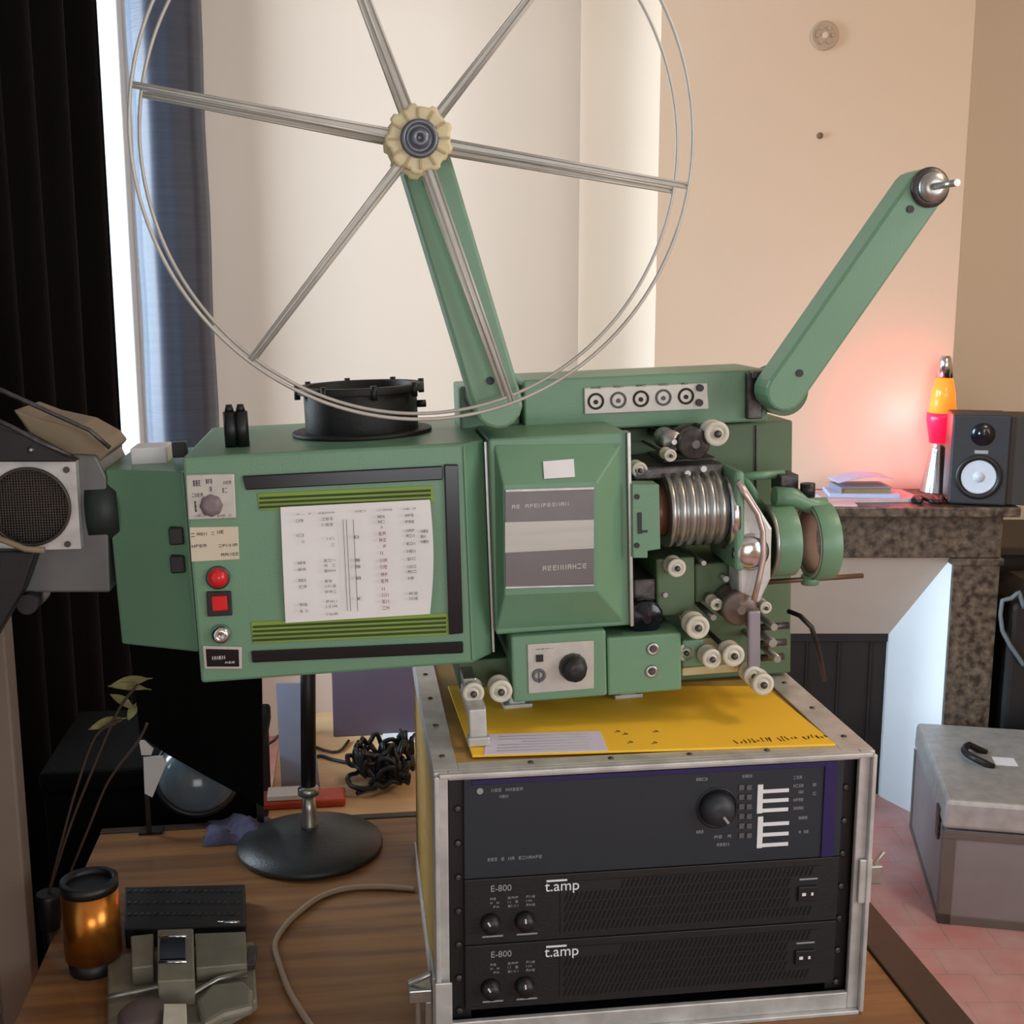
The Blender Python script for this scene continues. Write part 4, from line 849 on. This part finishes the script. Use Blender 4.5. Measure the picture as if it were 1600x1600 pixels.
mb = MB(); mb.ring((fx, yF-.024, fz), (0, 1, 0), ro*1.0, ro*.93, .004); 
for k in range(-14, 15):
    o_ = ro*k/15; h = math.sqrt(ro*ro-o_*o_)*.95
    mb.box(fx+o_-.0006, fx+o_+.0006, yF-.016, yF-.0148, fz-h, fz+h); mb.box(fx-h, fx+h, yF-.0148, yF-.0136, fz+o_-.0006, fz+o_+.0006)
mb.build('wire_mesh', mat('dull_wire', (70, 64, 58), .5, .5), gp)
mb = MB()
for (a, b_) in ((104, 734), (106, 850)): x, z = tq(a, b_, yF-.02); mb.cyl((x, yF-.02, z), (x, yF-.023, z), .004, n=12)
mb.build('plate_screws', 'dsteel', gp)
mb = MB(); mb.prism([tq(a, b_, yF-.04) for a, b_ in ((-60, 862), (56, 862), (34, 925), (-10, 1000), (-60, 1060))], yF-.04, yF-.002); mb.build('lower_guard', 'blackpaint', fu, .003)
mb = MB(); mb.tube([T.at(a, b_, y=yF-.05) for a, b_ in ((-40, 830), (10, 846), (40, 858), (70, 860))], .004, 8); mb.build('strap', 'tan', fu)
x0, z0 = tq(42, 945, yF-.02); mb = MB(); mb.cyl((x0, yF-.02, z0), (x0, yF+.05, z0), .013, n=28); mb.build('locking_knob', 'black', fu)
pt = T.at(20, 960, y=yF+.08); pbm = T.at(40, 1600, y=yF+.08)
mb = MB(); mb.box(-.602, -.556, yF+.06, yF+.10, -TZ, pt.z+.06); mb.build('pole', 'pole', fu, .004, label='taupe square support pole')
mb = MB(); mb.box(-.80, -.55, yF-.05, yF+.22, -TZ, -TZ+.012); mb.build('pole_base', 'black', fu, .003)
# ------------------------------------------------------------------ small things on the table
# brass lens
bp = T.at(150, 1520, z=0); BXc, BYc = T.at(148, 1512, z=0).x, T.at(148, 1512, z=0).y
br_ = 43*1.68/FPX; bh_ = T.at(148, 1375, y=BYc).z
bl = Th('brass_lens', 'short brass lens barrel with black ends beside the splicer', 'lens', T, (BXc, BYc, 0))
mb = MB(); mb.lathe([(br_*.86, 0), (br_*.88, .003), (br_*.9, .022)], (BXc, BYc, 0), (0, 0, 1), 40); mb.build('lower_ring', 'black', bl)
mb = MB(); mb.lathe([(br_, .022), (br_, bh_-.012)], (BXc, BYc, 0), (0, 0, 1), 48); mb.build('barrel', 'brass', bl)
mb = MB(); mb.ring((BXc, BYc, bh_-.012), (0, 0, 1), br_*1.01, br_*.8, .014); mb.cyl((BXc, BYc, bh_-.012), (BXc, BYc, bh_-.006), br_*.8); mb.build('upper_ring', 'black', bl)
# film splicer
sc = T.at(285, 1560, z=0); 
sl = Th('film_splicer', 'olive grey film splicer with dark sprocket strip on the table', 'film splicer', T, (sc.x, sc.y, 0))
def zp(px, py, z): q = T.at(px, py, z=z); return q.x, q.y
def slabz(name, mt, pts, z0, z1, root, bevel=.002, label=None):
    mb = MB(); mb.prism([zp(a, b_, z1) for a, b_ in pts], z0, z1, 'z'); return mb.build(name, mt, root, bevel, label=label)
slabz('base_plate', 'splice', [(168, 1492), (396, 1470), (402, 1560), (330, 1600), (168, 1600)], .0, .018, sl, .003)
bp_ = slabz('sprocket_strip', 'blackpaint', [(195, 1386), (383, 1381), (384, 1446), (195, 1452)], .0, .03, sl, .002, label='black perforated strip at the back')
mb = MB(); rr = random.Random(5)
for i in range(18):
    for j in range(3):
        x, y = zp(202+i*10, 1392+j*18, .031); w_ = .0022; mb.box(x-w_, x+w_, y-w_*1.4, y+w_*1.4, .030, .0318)
mb.build('sprocket_teeth', 'dsteel', bp_)
slabz('side_block', 'splice', [(204, 1462), (240, 1458), (240, 1508), (206, 1512)], .018, .045, sl)
slabz('side_block', 'splice', [(304, 1458), (384, 1455), (386, 1505), (306, 1512)], .018, .04, sl)
cb = slabz('cutter_block', 'splice', [(246, 1452), (302, 1450), (304, 1530), (246, 1533)], .018, .055, sl)
slabz('film_window', 'gloss', [(250, 1466), (290, 1465), (290, 1497), (250, 1498)], .055, .0575, cb, .0005)
mb = MB(); 
for (a, b_, c) in ((248, 1462, 292), (248, 1502, 292), (340, 1440, 374)): p0, p1 = zp(a, b_, .058), zp(c, b_, .058); mb.cyl((*p0, .057), (*p1, .057), .0018, n=10)
mb.build('clamp_bar', 'chrome', cb)
mb = MB(); pts = [(168, 1556), (215, 1548), (250, 1540), (300, 1552), (340, 1528), (385, 1516)]; mb.tube([(*zp(a, b_, .03), .028) for a, b_ in pts], .004, 8); mb.build('pressure_arm', 'steel', sl)
pp = slabz('rounded_lug', 'splice', [(306, 1562), (330, 1536), (380, 1530), (396, 1545), (396, 1570), (350, 1582), (318, 1600)], .018, .034, sl, .006)
mb = MB(); x, y = zp(225, 1585, .03); mb.lathe([(.032, 0), (.032, .014), (.026, .02), (.005, .022)], (x, y, .018), (0, 0, 1), 32); mb.build('round_knob', mat('mauve_knob', (96, 84, 84), .5, .2), sl)
slabz('white_tag', 'cream', [(256, 1568), (291, 1568), (292, 1605), (254, 1605)], .018, .045, sl, .001)
mb = MB(); x, y = zp(392, 1495, .02); mb.box(x-.004, x+.008, y-.03, y+.02, .018, .026); mb.build('side_lever', 'dsteel', sl, .001)
# stand with round base
sx_, sy_ = T.at(485, 1325, z=0).x, T.at(485, 1325, z=0).y; sr = .122
ms = Th('microphone_stand', 'black pole stand with heavy round grey base on table', 'stand', T, (sx_, sy_, 0))
mb = MB(); mb.lathe([(sr*.96, 0), (sr, .006), (sr*.985, .012), (sr*.7, .024), (sr*.3, .036), (.022, .040)], (sx_, sy_, 0), (0, 0, 1), 64); mb.build('round_base', mat('dark_cast_iron', (50, 54, 56), .45, .2, .2, 20, .3, 200), ms)
cz0 = T.at(485, 1240, y=sy_).z
mb = MB(); mb.lathe([(.016, .036), (.014, .044), (.012, .07), (.010, cz0+.0)], (sx_, sy_, 0), (0, 0, 1), 24); mb.lathe([(.018, cz0), (.018, cz0+.01), (.011, cz0+.016)], (sx_, sy_, 0), (0, 0, 1), 20); mb.build('steel_collar', 'steel', ms)
mb = MB(); mb.cyl((sx_, sy_, cz0+.01), (sx_+.008, sy_, .42), .0125, n=24); mb.build('pole', 'black', ms)
# beige cable
pts = [(648, 1390), (630, 1388), (590, 1386), (540, 1389), (500, 1402), (468, 1425), (445, 1448), (430, 1475), (436, 1505), (450, 1545), (470, 1580), (490, 1610), (510, 1640)]
P3 = [Vector((*zp(a, b_, .004), .0045)) for a, b_ in pts]
def smooth(ps, n=5):
    out = []
    for i in range(len(ps)-1):
        p0, p1, p2, p3 = ps[max(i-1, 0)], ps[i], ps[i+1], ps[min(i+2, len(ps)-1)]
        for k in range(n):
            t = k/n; out.append(.5*((2*p1)+(-p0+p2)*t+(2*p0-5*p1+4*p2-p3)*t*t+(-p0+3*p1-3*p2+p3)*t*t*t))
    return out+[ps[-1]]
mb = MB(); mb.tube(smooth(P3), .0042, 10); tag(mb.build('power_cable', 'cable', frame=T, base=P3[0]), 'beige cable looping over the table left of the case', 'cable')
# crumpled bluish cloth
q = T.at(372, 1300, z=0); mb = MB(); n = 16; rr = random.Random(9); hts = {}
vs = []; 
for j in range(n+1):
    for i in range(n+1):
        u, v = i/n*2-1, j/n*2-1; e_ = max(0, 1-max(abs(u), abs(v))**3); vs.append((q.x+u*.055+rr.uniform(-.003, .003), q.y+v*.05+rr.uniform(-.003, .003), .001+e_*(.012+.010*math.sin(5*u+3*v)+rr.uniform(0, .006))))
mb.add(vs, [(j*(n+1)+i, j*(n+1)+i+1, (j+1)*(n+1)+i+1, (j+1)*(n+1)+i) for j in range(n) for i in range(n)], True); c_ = mb.build('crumpled_cloth', 'bluecloth', frame=T, base=(q.x, q.y, 0)); md = c_.o.modifiers.new('t', 'SOLIDIFY'); md.thickness = .002
tag(c_, 'crumpled bluish cloth beside the round stand base', 'cloth')
# ---------- on the side table
def sq(px, py): return T.at(px, py, z=ZS)
def bx_on(name, mt, lab, cat, x0, x1, ytop, ybase, dep, bevel=.002, rz=0):
    a = sq(x0, ybase); b_ = sq(x1, ybase); h = T.at((x0+x1)/2, ytop, y=a.y).z-ZS
    mb = MB(); mb.box(a.x, b_.x, a.y, a.y+dep, ZS, ZS+h); return tag(mb.build(name, mt, bevel=bevel, frame=T, base=((a.x+b_.x)/2, a.y, ZS)), lab, cat)
bx_on('plum_screen', 'purple', 'dark plum-grey panel box behind the case, on birch table', 'box', 521, 660, 1035, 1152, .04)
bx_on('red_box', 'redbox', 'flat orange-red box behind the round stand base', 'box', 405, 540, 1252, 1268, .06, .004)
a = sq(414, 1250); mb = MB(); z_ = T.at(450, 1250, y=a.y).z
q0 = T.at(416, 1240, y=T.at(405, 1268, z=ZS).y); zb_ = q0.z; b2 = T.at(405, 1268, z=ZS)
q1 = T.at(478, 1240, y=b2.y); tb_ = T.at(470, 1252, y=b2.y).z
mb.box(q0.x, q1.x, b2.y+.005, b2.y+.05, tb_+.0008, tb_+.010); tag(mb.build('paper_stack', 'white', frame=T, base=(q0.x, b2.y, tb_+.0008), bevel=.001), 'small white paper stack on the orange-red box', 'papers')
# leaning blue-grey board
a0, a1 = sq(440, 1236), sq(500, 1236); yb_ = a0.y; tl = T.at(431, 1068, y=yb_+.05); tr_ = T.at(470, 1068, y=yb_+.05); mr_ = T.at(488, 1120, y=yb_+.03)
mb = MB(); poly = [(a0.x-.0, yb_, ZS+.001), (a1.x, yb_, ZS+.001), (mr_.x, mr_.y, mr_.z), (tr_.x, tr_.y, tr_.z), (tl.x, tl.y, tl.z)]
poly[0] = (a0.x, yb_, ZS+.001)
mb.add([Vector(p) for p in poly]+[Vector(p)+Vector((0, .006, 0)) for p in poly], [(0, 1, 2, 3, 4), (9, 8, 7, 6, 5)]+[(i, (i+1) % 5, 5+(i+1) % 5, 5+i) for i in range(5)])
tag(mb.build('leaning_board', 'bluegrey', frame=T, base=(a0.x, yb_, ZS)), 'narrow blue-grey board standing left of the black pole', 'board')
# white sheet near the case
c = [sq(590, 1166), sq(668, 1160), sq(668, 1142), sq(600, 1146)]; mb = MB(); mb.prism([(v.x, v.y) for v in c], ZS+.0005, ZS+.003, 'z'); tag(mb.build('white_sheet', 'paper', frame=T), 'bright white sheet lying behind the black cables', 'paper')
# black cable heap
rr = random.Random(21); mb = MB(); cc = sq(598, 1225); pts = []
for i in range(260):
    t = i/259; pts.append(Vector((cc.x+.062*math.sin(t*67+rr.uniform(0, .3))*(.5+.5*t)+.012*math.sin(t*13), cc.y+.0+.08*math.cos(t*53)*(.4+.5*t), ZS+.012+.085*(1-abs(2*t-1))*rr.uniform(.3, 1))))
mb.tube(smooth(pts, 3), .0048, 6); tag(mb.build('cable_heap', 'black', frame=T, base=(cc.x, cc.y, ZS)), 'heap of black cables between the stand and flight case', 'cable')
p = [Vector((*sq(a, b_)[:2], ZS+.004)) for a, b_ in ((648, 1150), (632, 1170), (600, 1185), (560, 1196), (522, 1190), (498, 1184), (470, 1196))]
mb = MB(); mb.tube(smooth(p), .0035, 8); tag(mb.build('thin_cable', 'black', frame=T, base=p[0]), 'thin dark cable trailing across the birch table top', 'cable')
p = [Vector((*sq(a, b_)[:2], ZS+.004)) for a, b_ in ((412, 1170), (428, 1160), (445, 1152), (520, 1178), (545, 1160))]
mb = MB(); mb.tube(smooth(p), .003, 8); tag(mb.build('thin_cable', 'edge', frame=T, base=p[0]), 'short brown wire behind the blue-grey board', 'cable')
# ---------- black board and dark dome at left
yb2 = T.at(412, 1268, z=0).y
mb = MB(); ypl = yb2-.07
poly = [tq(a, b_, ypl) for a, b_ in ((200, 1000), (408, 1000), (412, 1262), (330, 1218), (262, 1180), (218, 1150))]
zmin = min(p_[1] for p_ in poly)
mb.prism([(x, z) for x, z in poly], ypl, ypl+.012)
blk = Th('black_flag_panel', 'black masking panel hanging below the lamp house', 'panel', T, (poly[2][0], ypl, zmin))
mb.build('panel', 'curtain', blk, .002)
mb = MB(); mb.box(poly[1][0]-.02, poly[1][0]-.008, ypl+.012, ypl+.022, -.0+.001, poly[1][1]); mb.build('panel_post', 'black', blk)
q = T.at(300, 1275, z=0)
dm = Th('dome_lamp', 'glossy dark dome lamp head lying by the black panel', 'lamp', T, (q.x, q.y+.02, 0))
dc = T.at(306, 1238, y=q.y+.0)
D3 = Vector((dc.x-.0, q.y+.03, .066))
ax = Vector((.25, -.75, .6)).normalized(); rD = .072
mb = MB(); mb.lathe([(rD*math.cos(math.radians(t)), rD*.85*math.sin(math.radians(t))) for t in (0, 15, 30, 45, 60, 75, 89)], D3, ax, 48); mb.build('dome', mat('smoked_glass', (92, 106, 116), .15, 0, .1, 5), dm)
mb = MB(); mb.torus(D3, ax, rD, .006, 60, 8); mb.build('rim', 'black', dm)
mb = MB(); mb.lathe([(rD*.95, 0), (rD*.5, -.02), (rD*.3, -.025)], D3, ax, 32); mb.build('back_shell', 'black', dm)
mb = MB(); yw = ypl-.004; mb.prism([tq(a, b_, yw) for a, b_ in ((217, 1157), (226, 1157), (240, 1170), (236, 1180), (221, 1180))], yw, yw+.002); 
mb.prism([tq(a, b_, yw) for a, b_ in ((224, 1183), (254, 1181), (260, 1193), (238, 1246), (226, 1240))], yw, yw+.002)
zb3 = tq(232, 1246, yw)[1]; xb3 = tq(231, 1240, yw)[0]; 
cdp = mb.build('window_gap_card', 'white', frame=T, base=(xb3, yw, 0)); tag(cdp, 'white two-piece card standing in for window light left of the dome', 'card')  # white pieces added in place of low window light, held on a stand
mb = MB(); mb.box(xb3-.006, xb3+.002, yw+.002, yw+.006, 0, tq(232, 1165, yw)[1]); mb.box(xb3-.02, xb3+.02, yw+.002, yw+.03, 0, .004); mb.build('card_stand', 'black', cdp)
qa, qb = T.at(150, 1200, y=tyb+.1), T.at(400, 1200, y=tyb+.1)
bkb = Th('equipment_crate', 'black cloth-covered crate in the dark corner behind the dome lamp', 'crate', T, ((qa.x+qb.x)/2, tyb+.2, -TZ))
mb = MB(); mb.box(qa.x-.1, qb.x, tyb+.12, tyb+.45, -TZ, .03); mb.build('body', 'curtain', bkb, .01)
mb = MB(); mb.box(qa.x-.105, qb.x+.005, tyb+.115, tyb+.455, .03, .07); mb.build('lid', 'curtain', bkb, .008)
# ---------- dry plant sprig
yp = .02
base = T.at(70, 1330, y=yp+.3)
sg = Th('dry_plant', 'dry olive leaves on thin dark stems before the curtain', 'plant', T, (T.at(95, 1330, y=.35).x, .35, T.at(95, 1330, y=.35).z))
st_ = [[(75, 1400), (110, 1290), (150, 1190), (185, 1110), (215, 1070)], [(95, 1400), (140, 1290), (170, 1220), (215, 1160), (230, 1130)], [(75, 1400), (95, 1320), (120, 1230), (150, 1150), (190, 1125)]]
for s_ in st_:
    mb = MB(); mb.tube(smooth([T.at(a, b_, y=.35) for a, b_ in s_]), .0022, 6); mb.build('stem', 'edge', sg)
def leaf(p0, p1, wd_):
    a, b_ = T.at(*p0, y=.35), T.at(*p1, y=.35); d = (b_-a); L = d.length; d.normalize(); nn = Vector((-d.z, 0, d.x)); vs = []; n = 8
    for i in range(n+1):
        t = i/n; w_ = wd_*math.sin(math.pi*min(t*1.05+.02, 1)); c = a+d*L*t; c.y += .008*math.sin(math.pi*t)
        vs += [c+nn*w_, c+Vector((0, .003, 0)), c-nn*w_]
    fs = []
    for i in range(n):
        for k in (0, 1): fs.append((3*i+k, 3*i+k+1, 3*i+k+4, 3*i+k+3))
    mb = MB(); mb.add(vs, fs, True); o = mb.build('leaf', 'leaf', sg); md = o.o.modifiers.new('t', 'SOLIDIFY'); md.thickness = .0008
leaf((168, 1072), (236, 1078), .006); leaf((170, 1073), (238, 1060), .008); leaf((172, 1085), (212, 1112), .007); leaf((138, 1140), (198, 1122), .008); leaf((200, 1125), (212, 1100), .006)
mb = MB(); bq = T.at(76, 1400, y=.35); mb.lathe([(.014, -.0), (.018, .05), (.017, .055)], (bq.x, .35, bq.z-.05), (0, 0, 1), 24); mb.cyl((bq.x, .35, -TZ), (bq.x, .35, bq.z-.05), .012, n=16); mb.build('vase', 'black', sg)
